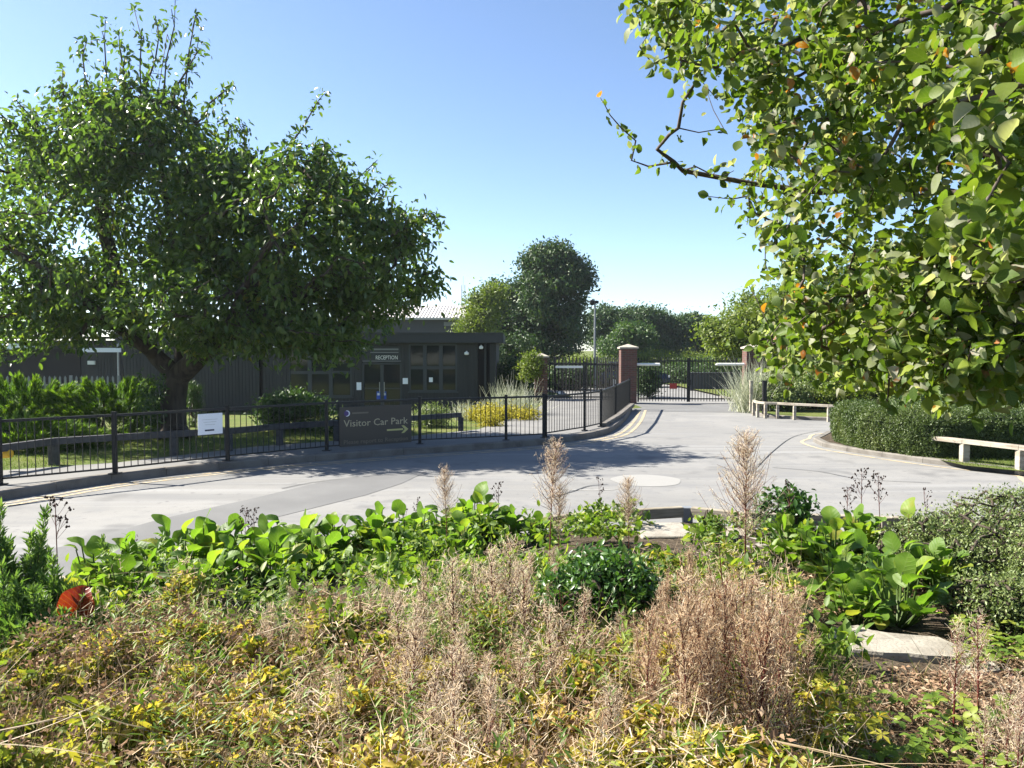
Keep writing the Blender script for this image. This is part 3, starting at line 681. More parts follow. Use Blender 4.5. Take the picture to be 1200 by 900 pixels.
bk = thing('hall', 'taller hall with a pale low-pitched roof far behind the reception building', 'building', (A(500, 400, 62).x, 62, -.1))
xa, xb = A(395, 390, 62).x, A(547, 390, 62).x; ze = A(520, 372.5, 62).z; zr = A(520, 361.5, 66).z
mb = MB(); mb.box(((xa + xb) / 2, 67, (ze - .1) / 2), (xb - xa - .6, 9.5, ze + .1)); o = mb.build('wall', M['render_dark'], bk); o.location = -bk.location
mb = MB(); prof = [(61.6, ze), (67, zr + .3), (72.4, ze), (72.4, ze - .15), (67, zr + .12), (61.6, ze - .15)]
vs = [(x, y, z) for x in (xa - .3, xb + .2) for y, z in prof]; mb.add(vs, [(i, (i + 1) % 6, 6 + (i + 1) % 6, 6 + i) for i in range(6)] + [(5, 4, 3, 2, 1, 0), (6, 7, 8, 9, 10, 11)])
for k in range(40):
    x = xa + (xb - xa) * k / 39; mb.beam((x, 61.6, ze + .02), (x, 67, zr + .32), .06, .06)
o = mb.build('roof', M['roof_grey'], bk); o.location = -bk.location
mb = MB(); c = A(532, 379.5, 62); mb.box((c.x, 62.2, c.z), (1.6, .08, .3)); o = mb.build('louvre', M['grey_metal'], bk); o.location = -bk.location
# lattice mast
mp = A(543, 380, 90); mt = A(543, 334, 90)
mast = thing('lattice_mast', 'thin grey lattice mast rising beyond the pale roof', 'mast', (mp.x, 90, 0))
mb = MB(); H = mt.z
for sx in (-.22, .22):
    for sy in (-.2, .2): mb.tube([(sx, sy, 0), (sx * .8, sy * .8, H)], .045, 5)
k = 0; z = 1
while z < H - .5: mb.tube([(-.22, -.2, z), (.22, -.2, z + .5)], .025, 4); mb.tube([(.22, -.2, z + .5), (-.22, -.2, z + 1)], .025, 4); z += 1
mb.tube([(0, 0, H - .5), (0, 0, H + 1)], .03, 5); mb.build('lattice', M['galv'], mast)
# camera pole
cp = A(697, 415, 44); ct = A(697, 353, 44)
pole = thing('camera_pole', 'tall grey pole with a dark camera head above the trees', 'camera pole', (cp.x, 44, 0))
mb = MB(); mb.tube([(0, 0, 0), (0, 0, ct.z * .5), (0, 0, ct.z)], [.075, .065, .05], 10); mb.build('pole', M['grey_metal'], pole)
mb = MB(); mb.tube([(0, 0, ct.z - .1), (-.06, 0, ct.z + .12), (-.16, 0, ct.z + .1)], .03, 6); mb.lathe((-.16, 0, ct.z - .12), [(.06, .2), (.15, .14), (.15, .02), (.1, -.08), (.03, -.12)], 12); mb.box((.1, 0, ct.z - .05), (.2, .12, .16)); mb.build('camera_head', M['black_metal'], pole)

# ------------------------------------------------------------------ railings
def railing(label, posts, height, group=None, step=.112, wall=False):
    root = thing('guard_railing', label, 'railing', posts[0], group=group); o = Vector(posts[0])
    for i, p in enumerate(posts):
        mb = MB(); q = Vector(p) - o; mb.box((q.x, q.y, q.z + (height + .03) / 2), (.062, .062, height + .03)); mb.box((q.x, q.y, q.z + height + .035), (.07, .07, .012)); mb.box((q.x, q.y, q.z + .008), (.16, .16, .014))
        mb.build('post', M['black_metal'], root)
    for a, b in zip(posts, posts[1:]):
        a, b = Vector(a) - o, Vector(b) - o; d = b - a; Ln = d.length; u = d / Ln; mb = MB(); a2, b2 = a + u * .033, b - u * .033
        mb.beam(a2 + Vector((0, 0, height - .02)), b2 + Vector((0, 0, height - .02)), .048, .042)
        mb.beam(a2 + Vector((0, 0, .09)), b2 + Vector((0, 0, .09)), .04, .026)
        nb = max(2, int(Ln / step))
        for k in range(1, nb):
            p = a2 + (b2 - a2) * (k / nb); mb.tube([p + Vector((0, 0, .1)), p + Vector((0, 0, height - .04))], .0075, 5, cap=False)
        mb.build('railing_panel', M['black_metal'], root)
    return root
RB = [G(-270, 608, KH), G(-120, 583, KH), G(0, 568, KH), G(135, 555, KH), G(267, 540, KH), G(383, 528, KH), G(492, 520, KH), G(593, 515.5, KH), G(637, 513, KH)]
railing('long black barred guard railing along the near kerb, carrying the brown sign', RB, .97)
RB2 = [G(639.5, 512, KH), G(685, 504.5, KH), G(704, 500, KH), G(721, 489, KH), G(737.5, 475, KH)]
railing('short black guard railing curving up to the brick pillar', RB2, .95)
mb = MB(); q = [G(704, 500, KH - .01), G(721, 490, KH - .01), G(738.5, 476, KH - .01)]
for a, b in zip(q, q[1:]): mb.beam(a + Vector((.07, -.05, .05)), b + Vector((.07, -.05, .05)), .16, .12)
dw = tag(mb.build('low_wall', M['kerb'], None, .01), 'low pale concrete upstand under the railing by the brick pillar', 'wall')
for k in range(6):
    a = q[0].lerp(q[2], (k + .6) / 6.4); mb = MB(); mb.box((a.x + .14, a.y - .09, a.z + .05), (.05, .06, .05)); mb.build('drain_hole', M['dark_void'], dw)
# white board on the railing
def rail_at(px, dy):
    for a, b in zip(RB, RB[1:]):
        pa, pb = proj(a)[0], proj(b)[0]
        if pa <= px <= pb:
            d = b - a
            # point of this panel seen at px
            u = (px - 600) / F * 1.0
            best = min((abs(proj(a.lerp(b, t))[0] - px), t) for t in np.linspace(0, 1, 400)); return a.lerp(b, best[1]), math.atan2(d.y, d.x)
p0, ang = rail_at(231, 0); p1, _ = rail_at(259.5, 0)
nb = thing('white_notice', 'small white notice board with a dark bar fixed to the railing below the cherry tree', 'notice', (p0 + p1) / 2 + Vector((0, 0, .7)), ang)
Lw = (p1 - p0).length
mb = MB(); mb.box((0, -.055, 0), (Lw, .012, Lw * .8)); mb.build('board', M['white_plastic'], nb, .002)
mb = MB(); mb.box((-.02, -.063, -.11), (Lw * .38, .004, .028)); mb.build('printed_bar', M['ink'], nb)
for k in range(3): mb = MB(); mb.box((-.01, -.063, .08 - .045 * k), (Lw * (.62 - .1 * k), .003, .006)); mb.build('printed_line', M['galv'], nb)
for s in (-1, 1): mb = MB(); mb.box((s * Lw * .35, -.03, .12), (.02, .06, .03)); mb.build('bracket', M['galv'], nb)
# the brown direction sign
p0, ang = rail_at(396.5, 0); p1, _ = rail_at(480.5, 0); Lw = (p1 - p0).length; Hs = .8; cz = .46
vs_ = thing('car_park_sign', 'wide brown Visitor Car Park sign with an arrow fixed to the railing', 'sign', (p0 + p1) / 2 + Vector((0, 0, cz)), ang)
mb = MB(); mb.box((0, -.07, 0), (Lw, .02, Hs)); mb.build('board', M['sign_brown'], vs_, .004)
for s in (-1, 1):
    for zz in (-.2, .2): mb = MB(); mb.box((s * Lw * .36, -.04, zz), (.04, .05, .05)); mb.build('bracket', M['galv'], vs_)
text_obj('sign_text', 'Visitor Car Park', .2, (-Lw * .445, -.0815, .0), R(90), 0, M['sign_cream'], vs_, width=Lw * .89)
text_obj('sign_text', 'Please report to Reception', .12, (-Lw * .445, -.0815, -.35), R(90), 0, M['sign_dim'], vs_, width=Lw * .89)
mb = MB(); mb.box((Lw * .26, -.081, -.115), (Lw * .23, .004, .035)); ax = Lw * .42
mb.add([(ax - .11, -.084, -.035), (ax - .05, -.084, -.035), (ax + .05, -.084, -.115), (ax - .05, -.084, -.195), (ax - .11, -.084, -.195), (ax - .03, -.084, -.115),
        (ax - .11, -.0795, -.035), (ax - .05, -.0795, -.035), (ax + .05, -.0795, -.115), (ax - .05, -.0795, -.195), (ax - .11, -.0795, -.195), (ax - .03, -.0795, -.115)],
       [(0, 5, 2, 1), (5, 4, 3, 2), (6, 7, 8, 11), (11, 8, 9, 10)] + [(i, (i + 1) % 6, 6 + (i + 1) % 6, 6 + i) for i in range(6)])
mb.build('arrow', M['arrow'], vs_)
mb = MB(); mb.tube([(-Lw * .4, -.079, .27), (-Lw * .4, -.083, .27)], .062, 18); em = mb.build('emblem', M['purple'], vs_)
mb = MB(); pts = []
aa = np.linspace(-1.9, 1.9, 14)
o_ = [(-Lw * .4 + .062 * math.cos(a), -.0845, .27 + .062 * math.sin(a)) for a in aa]; i_ = [(-Lw * .4 - .02 + .058 * math.cos(a * .85), -.0845, .27 + .05 * math.sin(a * .85)) for a in aa]
mb.add(o_ + i_, [(k, k + 1, 14 + k + 1, 14 + k) for k in range(13)]); mb.build('emblem_crescent', M['white_plastic'], em)
mb = MB(); mb.box((-Lw * .22, -.0805, .27), (Lw * .22, .003, .03)); mb.build('printed_line', M['sign_dim'], vs_)

# ------------------------------------------------------------------ knee rails
def knee_rail(label, pts, h, post, rail, m, extra=None, posts=None, name='knee_rail'):
    root = thing(name, label, 'knee rail', pts[0]); o = Vector(pts[0]); up = Vector((0, 0, 1))
    for p in (posts or pts):
        q = Vector(p) - o; mb = MB(); mb.box((q.x, q.y, q.z + h / 2 - .05), (post, post, h + .1), m=0); mb.build('post', m, root, .006)
    for a, b in zip(pts, pts[1:]):
        a, b = Vector(a) - o, Vector(b) - o; mb = MB(); mb.beam(a + up * (h + rail[1] / 2 + .003), b + up * (h + rail[1] / 2 + .003), rail[0], rail[1]); mb.build('rail', m, root, .006)
    return root
KR = [G(-120, 580, .11), G(-40, 562, .11), G(63, 545, .11), G(204, 534, .11), G(268, 530, .11), G(328, 523, .11), G(395, 518, .11), G(470, 512, .11), G(540, 506, .11)]
kr = knee_rail('dark weathered timber knee rail running behind the long guard railing', KR, .36, .13, (.1, .12), M['timber_grey'])
e = A(8, 531.5, G(8, 553, .11).y) - Vector(KR[0]); mb = MB(); mb.tube([e + Vector((-.12, -.06, .0)), e + Vector((.12, -.075, .01))], .075, 10); mb.build('yellow_cap', M['yellow_plastic'], kr, .01)
q1, q2 = G(1130, 541, .1), G(1196, 550, .1); BR = [q1.lerp(q2, -.62), q1, q2, q1.lerp(q2, 2.2)]
knee_rail('pale weathered timber knee rail in front of the clipped hedge', [BR[0], BR[1], BR[2], BR[3]], .33, .13, (.15, .08), M['timber_pale'], posts=BR[1:])
FR = [G(883, 483.5, .1), G(888, 485.5, .1), G(897, 486.6, .1), G(911, 487, .1), G(931, 488.3, .1), G(971, 490.5, .1), G(1030, 493, .1)]
knee_rail('white timber knee rail curving along the far verge', FR, .34, .085, (.08, .075), M['timber_pale'])
def bollard(px, py0, py1, wd, m, name, label, cat, flat=False, group=None):
    b = G(px, py0, .09); t_ = A(px, py1, b.y); h = t_.z - b.z; r_ = thing(name, label, cat, b, group=group)
    mb = MB(); mb.box((0, 0, h / 2), (wd, wd, h)); mb.build('post', m, r_, .004)
    mb = MB()
    if flat: mb.box((0, 0, h + .02), (wd * 2.6, wd * 2.6, .035))
    else: mb.box((0, 0, h + .015), (wd * 1.1, wd * 1.1, .03))
    mb.build('cap', m, r_); return r_
bollard(880, 481.5, 447, .1, M['timber_pale'], 'timber_post', 'pale square post beside the silvery grass at the right gate', 'post')
bollard(895.5, 485, 447, .12, M['black_metal'], 'steel_post', 'thick dark post just inside the white knee rail end', 'post')
bollard(950, 473, 430, .1, M['black_metal'], 'steel_post', 'tall thin black post in the shrubs behind the white knee rail', 'post', True)
bollard(975, 474, 439, .1, M['black_metal'], 'steel_post', 'shorter black post nearest the clipped hedge', 'post', True)
# timber edging of the flower bed
BE = [Vector((EX[i], EY[i], 0)) for i in range(0, len(EX), 4)]
root = thing('bed_edging', 'low weathered timber rail edging the flower bed beside the road', 'edging', (BE[4].x, BE[4].y, 0)); o = root.location
for a, b in zip(BE, BE[1:]):
    d = (b - a).normalized(); a2, b2 = a + d * .06 - o, b - d * .06 - o; zc = Vector((0, 0, .215))
    mb = MB(); mb.beam(a2 + zc, b2 + zc, .09, .125); mb.build('rail', M['timber'], root, .008)
for i, p in enumerate(BE):
    q = p - o; mb = MB(); mb.box((q.x, q.y, .13), (.12, .12, .28)); mb.build('post', M['grey_metal'] if abs(proj(p + Vector((0, 0, .25)))[0] - 806) < 14 else M['timber'], root, .006)
for pxs, lab in (((748, 803, 612, 622), 'pale concrete slab behind the timber edging left of the tall plume'), ((826, 872, 616, 634), 'pale tilted concrete slab behind the timber edging beside the tall plume')):
    a, b = G(pxs[0], pxs[3], .26), G(pxs[1], pxs[2], .26); c = (a + b) / 2
    mb = MB(); mb.box((c.x, c.y, .205), ((b - a).x, abs((b - a).y) + .25, .05), rz=.06); tag(mb.build('edging_slab', M['stone'], None, .01), lab, 'slab')

# ------------------------------------------------------------------ gates, pillars and fences
def pillar(px, dy, wpx, toppy, label):
    b = A(px, 470, dy); wd = wpx / F * dy; r_ = thing('brick_pillar', label, 'pillar', (b.x, dy, -.02)); H = A(px, toppy, dy).z
    mb = MB(); mb.box((0, 0, (H - .12) / 2), (wd, wd, H - .12)); mb.build('shaft', M['brick'], r_)
    mb = MB(); c = wd / 2 + .06; z = H - .12; mb.add([(s * c, t_ * c, z) for s, t_ in ((-1, -1), (1, -1), (1, 1), (-1, 1))] + [(s * c, t_ * c, z + .06) for s, t_ in ((-1, -1), (1, -1), (1, 1), (-1, 1))] + [(0, 0, z + .19)],
        [(3, 2, 1, 0), (0, 1, 5, 4), (1, 2, 6, 5), (2, 3, 7, 6), (3, 0, 4, 7), (4, 5, 8), (5, 6, 8), (6, 7, 8), (7, 4, 8)]); mb.build('cap', M['cap_stone'], r_)
    return r_
GY = 32.0
pillar(735.5, GY, 18.5, 404.5, 'red brick gate pillar with a pointed cap between the two gates')
pillar(634, GY + .5, 14.5, 415, 'ivy-topped brick pillar at the left of the pedestrian gate')
pillar(881, GY, 18.5, 404.5, 'shaded brick gate pillar behind the silvery grass at the right')
def gate_leaf(root, x0, x1, z0, z1, y, step=.115, rails=(), r=.016, name='gate_leaf', tips=True):
    mb = MB()
    for x in (x0, x1): mb.box((x, y, (z0 + z1) / 2), (.06, .06, z1 - z0))
    for z in (z0 + .12, z1 - .12) + tuple(rails): mb.box(((x0 + x1) / 2, y + .002, z), (x1 - x0 - .06, .045, .05))
    n = max(2, int(abs(x1 - x0) / step))
    for k in range(1, n):
        x = x0 + (x1 - x0) * k / n; mb.tube([(x, y, z0 + .02), (x, y, z1 - .03), (x, y, z1 + (.06 if tips else 0))], [r, r, .003], 5)
    return mb.build(name, M['black_metal'], root)
gz1 = A(800, 419.5, GY).z; gx = [A(p, 440, GY).x for p in (748, 806.5, 807.5, 863)]
gt = thing('main_gate', 'wide black double-leaf barred vehicle gate across the road', 'gate', (gx[1], GY, 0))
g1 = gate_leaf(gt, gx[0] - gx[1], -.02, .06, gz1, 0); g2 = gate_leaf(gt, .05, gx[3] - gx[1], .06, gz1, 0)
for px0, px1, par in ((738, 773, g1), (840, 872, g2)):
    a, b = A(px0, 427, GY - .12), A(px1, 427, GY - .12); mb = MB(); c = (a + b) / 2 - gt.location
    mb.tube([(a.x - gt.location.x, -.12, a.z), (b.x - gt.location.x, -.12, b.z)], .055, 8); mb.box((b.x - gt.location.x if px0 < 800 else a.x - gt.location.x, -.06, a.z), (.06, .14, .06))
    mb.build('opener_arm', M['white_metal'], par)
mb = MB(); c = A(789, 452.5, GY - .05) - gt.location; mb.box((c.x, -.05, c.z), (.3, .01, .22)); mb.build('notice', M['red_sign'], g1)
mb = MB(); mb.box((gx[2] - gx[1] - .01, -.05, .85), (.16, .05, .22)); mb.build('lock_box', M['black_metal'], gt)
py_ = 32.6; px_ = [A(p, 440, py_).x for p in (641, 684, 686, 727)]; pz = A(660, 423.5, py_).z
pg = thing('pedestrian_gate', 'black barred pedestrian gate with a white bar beside the footpath', 'gate', (px_[0], py_, 0))
g = gate_leaf(pg, 0, px_[1] - px_[0], .1, pz, 0)
a, b = A(651, 430, py_ - .1), A(683, 430, py_ - .1); mb = MB(); mb.box(((a.x + b.x) / 2 - px_[0], -.06, a.z), (b.x - a.x, .05, .09)); mb.build('push_bar', M['white_metal'], g)
mb = MB(); c = A(655.5, 460, py_); mb.box((c.x - px_[0], -.06, c.z), (.1, .05, .1)); mb.build('lock_plate', M['white_metal'], g)
gate_leaf(pg, px_[2] - px_[0], px_[3] - px_[0], .1, pz - .02, 0, name='side_panel')
def palisade(label, pts, h, m, step=.17, wpale=.07):
    root = thing('palisade_fence', label, 'fence', pts[0]); o = Vector(pts[0])
    for a, b in zip(pts, pts[1:]):
        a, b = Vector(a) - o, Vector(b) - o; u = (b - a).normalized(); n = int((b - a).length / step); mb = MB()
        ang = math.atan2(u.y, u.x)
        for z in (.35, h - .35): mb.beam(a + Vector((0, 0, z)) + u.cross(Vector((0, 0, 1))) * -.03, b + Vector((0, 0, z)) + u.cross(Vector((0, 0, 1))) * -.03, .04, .05)
        for k in range(n):
            p = a + u * (k * step + .05); x = u * (wpale / 2); y = Vector((-u.y, u.x, 0)) * .012
            f = [p - x - y, p + x - y, p + x + y, p - x + y]
            mb.add([q + Vector((0, 0, .04)) for q in f] + [q + Vector((0, 0, h - .08)) for q in f] + [p + Vector((0, 0, h))], [(0, 1, 5, 4), (1, 2, 6, 5), (2, 3, 7, 6), (3, 0, 4, 7), (4, 5, 8), (5, 6, 8), (6, 7, 8), (7, 4, 8), (3, 2, 1, 0)])
        mb.build('fence_panel', m, root)
    for i, p in enumerate(pts):
        q = Vector(p) - o; mb = MB(); mb.box((q.x, q.y + .08, h / 2), (.09, .09, h)); mb.build('post', m, root)
    return root
z_ = A(60, 440, 29).z
palisade('pale-tipped steel palisade fence behind the bright junipers on the left', [Vector((A(p, 450, 29).x, 29, -.35)) for p in (-150, -60, 20, 82, 138)], z_ + .35, M['grey_metal'], .19)
zq = A(680, 418, 40).z
palisade('dark palisade fence behind the pedestrian gate', [Vector((A(p, 440, y).x, y, 0)) for p, y in ((604, 42), (650, 41), (700, 40), (738, 37))], zq, M['black_metal'], .19)

# ------------------------------------------------------------------ beyond the gate: a parked car and a low wall
car = thing('parked_car', 'dark blue car parked beyond the left leaf of the main gate', 'car', (A(760, 460, 46).x - 1.0, 46, 0), R(8))
def loft(secs, m, name, parent, smooth=True):
    mb = MB(); n = len(secs[0]); mb.v = [tuple(p) for s in secs for p in s]
    for i in range(len(secs) - 1):
        for k in range(n): mb.f.append((i * n + k, i * n + (k + 1) % n, (i + 1) * n + (k + 1) % n, (i + 1) * n + k)); mb.m.append(0)
    mb.f.append(tuple(range(n))[::-1]); mb.f.append(tuple((len(secs) - 1) * n + k for k in range(n))); mb.m += [0, 0]
    return mb.build(name, m, parent, smooth=False)
def csec(x, w_, z0, z1): return [(x, -w_, z0 + .1), (x, -w_ * 1.02, (z0 + z1) / 2), (x, -w_ * .93, z1), (x, w_ * .93, z1), (x, w_ * 1.02, (z0 + z1) / 2), (x, w_, z0 + .1), (x, w_ * .8, z0), (x, -w_ * .8, z0)]
loft([csec(-2.05, .7, .35, .72), csec(-1.9, .83, .24, .88), csec(-1.2, .87, .2, .94), csec(0, .88, .2, .95), csec(1.1, .87, .2, .93), csec(1.8, .84, .22, .8), csec(2.1, .7, .32, .62)], M['blue_car'], 'body', car)
loft([csec(-1.75, .7, .9, .95), csec(-1.2, .74, .9, 1.38), csec(.1, .74, .9, 1.44), csec(.95, .7, .88, .96)], M['glass'], 'cabin_glass', car)
mb = MB(); mb.box((-.5, 0, 1.435), (1.5, 1.2, .04)); mb.build('roof', M['blue_car'], car, .01)
for sx in (-1.3, 1.3):
    for sy in (-1, 1):
        mb = MB(); mb.tube([(sx, sy * .68, .31), (sx, sy * .89, .31)], .31, 18); wh = mb.build('wheel', M['rubber'], car)
        mb = MB(); mb.tube([(sx, sy * .885, .31), (sx, sy * .9, .31)], .2, 14); mb.build('rim', M['galv'], wh)
for sy in (-.6, .6):
    mb = MB(); mb.box((2.0, sy, .62), (.14, .3, .12)); mb.build('headlight', M['white_metal'], car, .02)
mb = MB(); a, b = A(808, 460, 42).x, A(866, 460, 42).x; mb.box(((a + b) / 2, 42, .45), (b - a, .3, .9)); mb.box(((a + b) / 2, 42, .93), (b - a + .06, .36, .06)); tag(mb.build('low_wall', M['render_dark'], None, .01), 'low dark wall beyond the right leaf of the main gate', 'wall')
#@@PART3
# ------------------------------------------------------------------ the cherry tree on the left
TD = 18.3
def W(px, py, y=TD): return np.array(A(px, py, y))
ch = thing('cherry_tree', 'large spreading cherry tree with a forked trunk in front of the reception building', 'tree', (0, 0, 0))
b0 = np.array(G(205, 516, .1)); TD = b0[1]
fork = W(208, 441)
base = [[b0, W(204, 500), W(203, 470), fork],
        [fork, W(185, 420), W(166, 396), W(140, 340, TD + .3), W(120, 260, TD + .4), W(118, 170, TD + .3), W(120, 90, TD)],
        [fork, W(238, 415, TD - .2), W(262, 388, TD - .4), W(305, 330, TD - .5), W(350, 270, TD - .4), W(372, 210, TD - .2)],
        [W(203, 465), W(212, 400, TD + .6), W(205, 300, TD + 1), W(190, 200, TD + .8), W(185, 110, TD + .5), W(196, 40, TD + .4)],
        [W(185, 420), W(120, 370, TD - .9), W(60, 320, TD - 1.6), W(10, 290, TD - 2)],
        [W(262, 388, TD - .4), W(340, 350, TD + .5), W(410, 315, TD + .8), W(470, 300, TD + .9)],
        [W(262, 388, TD - .4), W(290, 330, TD - 1.6), W(320, 280, TD - 2.2)]]
def lobe(n, px, py, dx, dy, y, dpt, shell=.6):
    c = W(px, py, y); k = y / F
    return ellipsoid_pts(n, c, (dx * k, dpt, dy * k), shell)
P = np.concatenate([lobe(420, 135, 265, 172, 142, TD + .3, 3.0, .35), lobe(110, 170, 215, 105, 85, TD + .2, 2.2, .3), lobe(300, 350, 290, 112, 116, TD - .1, 2.6, .4), lobe(110, 265, 265, 70, 85, TD, 2.6, .3), lobe(45, 118, 225, 50, 60, TD - .9, .8, .2), lobe(200, 225, 352, 205, 62, TD, 3.4), lobe(170, 440, 305, 76, 78, TD + .4, 1.9), lobe(90, 165, 165, 80, 60, TD + .3, 2.0), lobe(60, 10, 330, 60, 85, TD - 1.0, 1.6), lobe(80, 30, 395, 95, 36, TD - .8, 1.4), lobe(70, 330, 395, 110, 22, TD - .4, 2)])
px, py = proj(P); keep = (noise3(P, 1.5, 11) > .31) & (P[:, 2] > 2.1)
keep &= ~((px > 60) & (px < 150) & (py > 385)); keep &= ~((px > 455) & (py > 385)); keep &= ~((px > 190) & (px < 300) & (py > 412)); keep &= px < 520
P = P[keep]
cen = W(240, 290); far_ = np.linalg.norm((P - cen) * [1, 1, 1.3], axis=1); outer = P[rng.choice(np.flatnonzero(far_ > np.percentile(far_, 45)), 110, replace=False)]
dv = unit((outer - cen) * [1, 1, 1.2] + rng.normal(size=outer.shape) * 1.2 + [0, 0, .5]); ln_ = .35 + .6 * rng.random(len(outer)); spray = np.concatenate([outer + dv * (ln_ * t)[:, None] for t in (.45, .75, 1.0)])
sx_, sy_ = proj(spray); spray = spray[(spray[:, 2] > 2.2) & (sx_ < 522)]
shoots = [[(128, 150), (124, 90), (120, 22)], [(160, 150), (162, 80), (157, 8)], [(185, 150), (196, 70), (203, -12)], [(205, 120), (222, 80), (236, 48)], [(232, 150), (250, 120), (266, 98)], [(88, 165), (76, 120), (68, 82)], [(50, 190), (42, 160), (36, 128)], [(335, 190), (352, 140), (382, 108)], [(375, 215), (372, 190), (371, 165)], [(300, 200), (288, 170), (284, 145)], [(110, 140), (104, 80), (98, 42)], [(262, 190), (268, 160), (262, 130)], [(480, 270), (500, 240), (512, 262)], [(212, 150), (214, 100), (228, 20)], [(12, 200), (2, 165), (-4, 150)], [(145, 130), (143, 70), (141, 40)], [(170, 130), (180, 60), (184, 25)]]
SP = []
for i, s in enumerate(shoots):
    yy = TD + [.2, -.4, .5, 0, .8, -.6, .3][i % 7]; a, b, c = [W(*q, yy) for q in s]
    for t in np.linspace(0, 1, 9): SP.append((1 - t) ** 2 * a + 2 * t * (1 - t) * b + t * t * c + rng.normal(size=3) * .05)
SP = np.array(SP)
for k in range(0, len(SP), 9): base.append([SP[k + q] for q in (0, 2, 4, 6, 8)])
X, par, kids, rad, ti = grow(base, np.concatenate([P, SP, spray]), .29, .006, seg=.45, wig=.1, power=.48)
wood(X, kids, rad, 'trunk', M['bark'], ch, flare=1.35)
tips = X[ti]; ptip = X[par[ti]]
def twig_leaves(tips, ptip, per, sig, L0, droop, along=1.0):
    N = len(tips) * per; t = rng.random(N) ** .7 * along; a = np.repeat(ptip, per, 0); b = np.repeat(tips, per, 0)
    ax = unit(b - a); P_ = a + (b - a) * t[:, None] + rng.normal(size=(N, 3)) * sig
    D = rand_dirs(N) * .9 + ax * .5 + np.array([0, 0, -droop]); Nn = rand_dirs(N) * .75 + np.array([0, 0, .7])
    return P_, basis(D, Nn), L0 * (.65 + .6 * rng.random(N))
n_main = len(P)
isS = np.zeros(len(ti), bool)
SS = np.concatenate([SP, spray]); dS = np.min(np.linalg.norm(tips[:, None] - SS[None], axis=2), axis=1) < .02; isS = dS
Q1, B1, S1 = twig_leaves(tips[~isS], ptip[~isS], 38, .22, .165, .7)
Q2, B2, S2 = twig_leaves(tips[isS], ptip[isS], 11, .09, .15, .8)
Q = np.concatenate([Q1, Q2]); tint = np.clip(.45 + .3 * rng.normal(size=len(Q)) * .8, 0, 1)
h = len(Q) // 2
Ball = np.concatenate([B1, B2]); Sall = np.concatenate([S1, S2]); pm = rng.random(len(Q)) < .5
leaf_mesh('crown', [(T_OVAL, Q[pm], Ball[pm], Sall[pm], tint[pm], 0), (T_OVAL2, Q[~pm], Ball[~pm], Sall[~pm], tint[~pm], 0)], L['cherry'], ch)
# leafy suckers at the trunk's foot are part of the tree
sp = []
for k in range(7):
    a = np.array(G(183 + 2.2 * k % 9, 516, .1)) + rng.normal(size=3) * [.05, .1, 0] + [0, -.35, 0]; b = a + [.1 * rng.normal(), -.1, 1.0 + .5 * rng.random()]
    for t in np.linspace(.35, 1, 12): sp.append(a + (b - a) * t)
sp = np.array(sp); Qs = np.repeat(sp, 7, 0) + rng.normal(size=(len(sp) * 7, 3)) * .07
leaf_mesh('sucker_shoots', [(T_OVAL, Qs, basis(rand_dirs(len(Qs)) + [0, 0, -.3], rand_dirs(len(Qs)) + [0, 0, .6]), .1, rng.random(len(Qs)), 0)], L['mid'], ch)

# ------------------------------------------------------------------ background trees and shrubs
def blob(px, py, y, dx, dy, wgt, shell=.6, x0=None, dpt=None):
    c = A(px, py, y); k = y / F; return ((c.x, 0, c.z), (dx * k, (dpt or dx * k * .9), dy * k), shell, wgt)
def bg_tree(label, px, y, blobs, m, n, leaf, tips, name='broadleaf_tree', cat='tree', z0=-.05, **kw):
    b = A(px, 470, y); B_ = [((c[0] - b.x, c[1], c[2] - z0), r, s, w_) for c, r, s, w_ in blobs]
    H = max(c[2] + r[2] for c, r, s, w_ in B_)
    for c, r, s, w_ in list(B_):
        for q in range(6):
            d = rand_dirs(1)[0]; d[2] = abs(d[2]) * .8; f = rng.uniform(.22, .42); B_.append((tuple(np.array(c) + d * np.array(r) * rng.uniform(.72, .98)), tuple(f * x for x in r), .7, w_ * .32))
    return tree(name, label, cat, (b.x, y), z0, H, B_, m, n, leaf, kw.pop('r_trunk', .3), tips, **kw)
bg_tree('tall dark rounded tree standing alone beyond the pedestrian gate', 632, 58, [blob(632, 350, 58, 54, 54, 5), blob(622, 390, 58, 66, 38, 5), blob(664, 336, 58, 25, 28, 1.4), blob(592, 350, 58, 20, 26, 1), blob(644, 306, 58, 22, 18, 1), blob(612, 322, 58, 18, 16, .8)], L['dark'], 80000, .24, 760, tmpl=T_OVAL, spread=.42, r_trunk=.35, gap=.3, holes=.9)
bg_tree('small pale-green tree between the hall roof and the dark rounded tree', 566, 50, [blob(566, 370, 50, 20, 28, 2), blob(574, 350, 50, 14, 14, 1), blob(555, 385, 50, 16, 12, 1)], L['lime'], 9000, .17, 150, tmpl=T_OVAL, spread=.4, r_trunk=.12, gap=.4)
for px, y, dx, top, kind, lab in ((712, 80, 26, 362, 'dark', 'dark tree just right of the camera pole, first of the far tree line'), (752, 84, 34, 360, 'dark', 'broad tree in the middle of the far tree line above the main gate'), (790, 92, 20, 374, 'mid', 'thin feathery tree in the far tree line right of the broad one'), (814, 84, 26, 374, 'dark', 'dark bushy tree at the right end of the far tree line'), (733, 74, 22, 385, 'mid', 'low rounded tree in front of the far tree line behind the brick pillar')):
    bg_tree(lab, px, y, [blob(px, (top + 415) / 2 - 4, y, dx, (415 - top) / 2 - 1, 3), blob(px - dx * .3, top + 17, y, dx * .5, 13, 1), blob(px + dx * .45, top + 22, y, dx * .45, 14, 1), blob(px, 408, y, dx * 1.1, 16, 1)], L[kind], 24000, .27, 300, tmpl=T_OVAL, spread=.45, r_trunk=.25, gap=.36, group='trees of the far tree line')
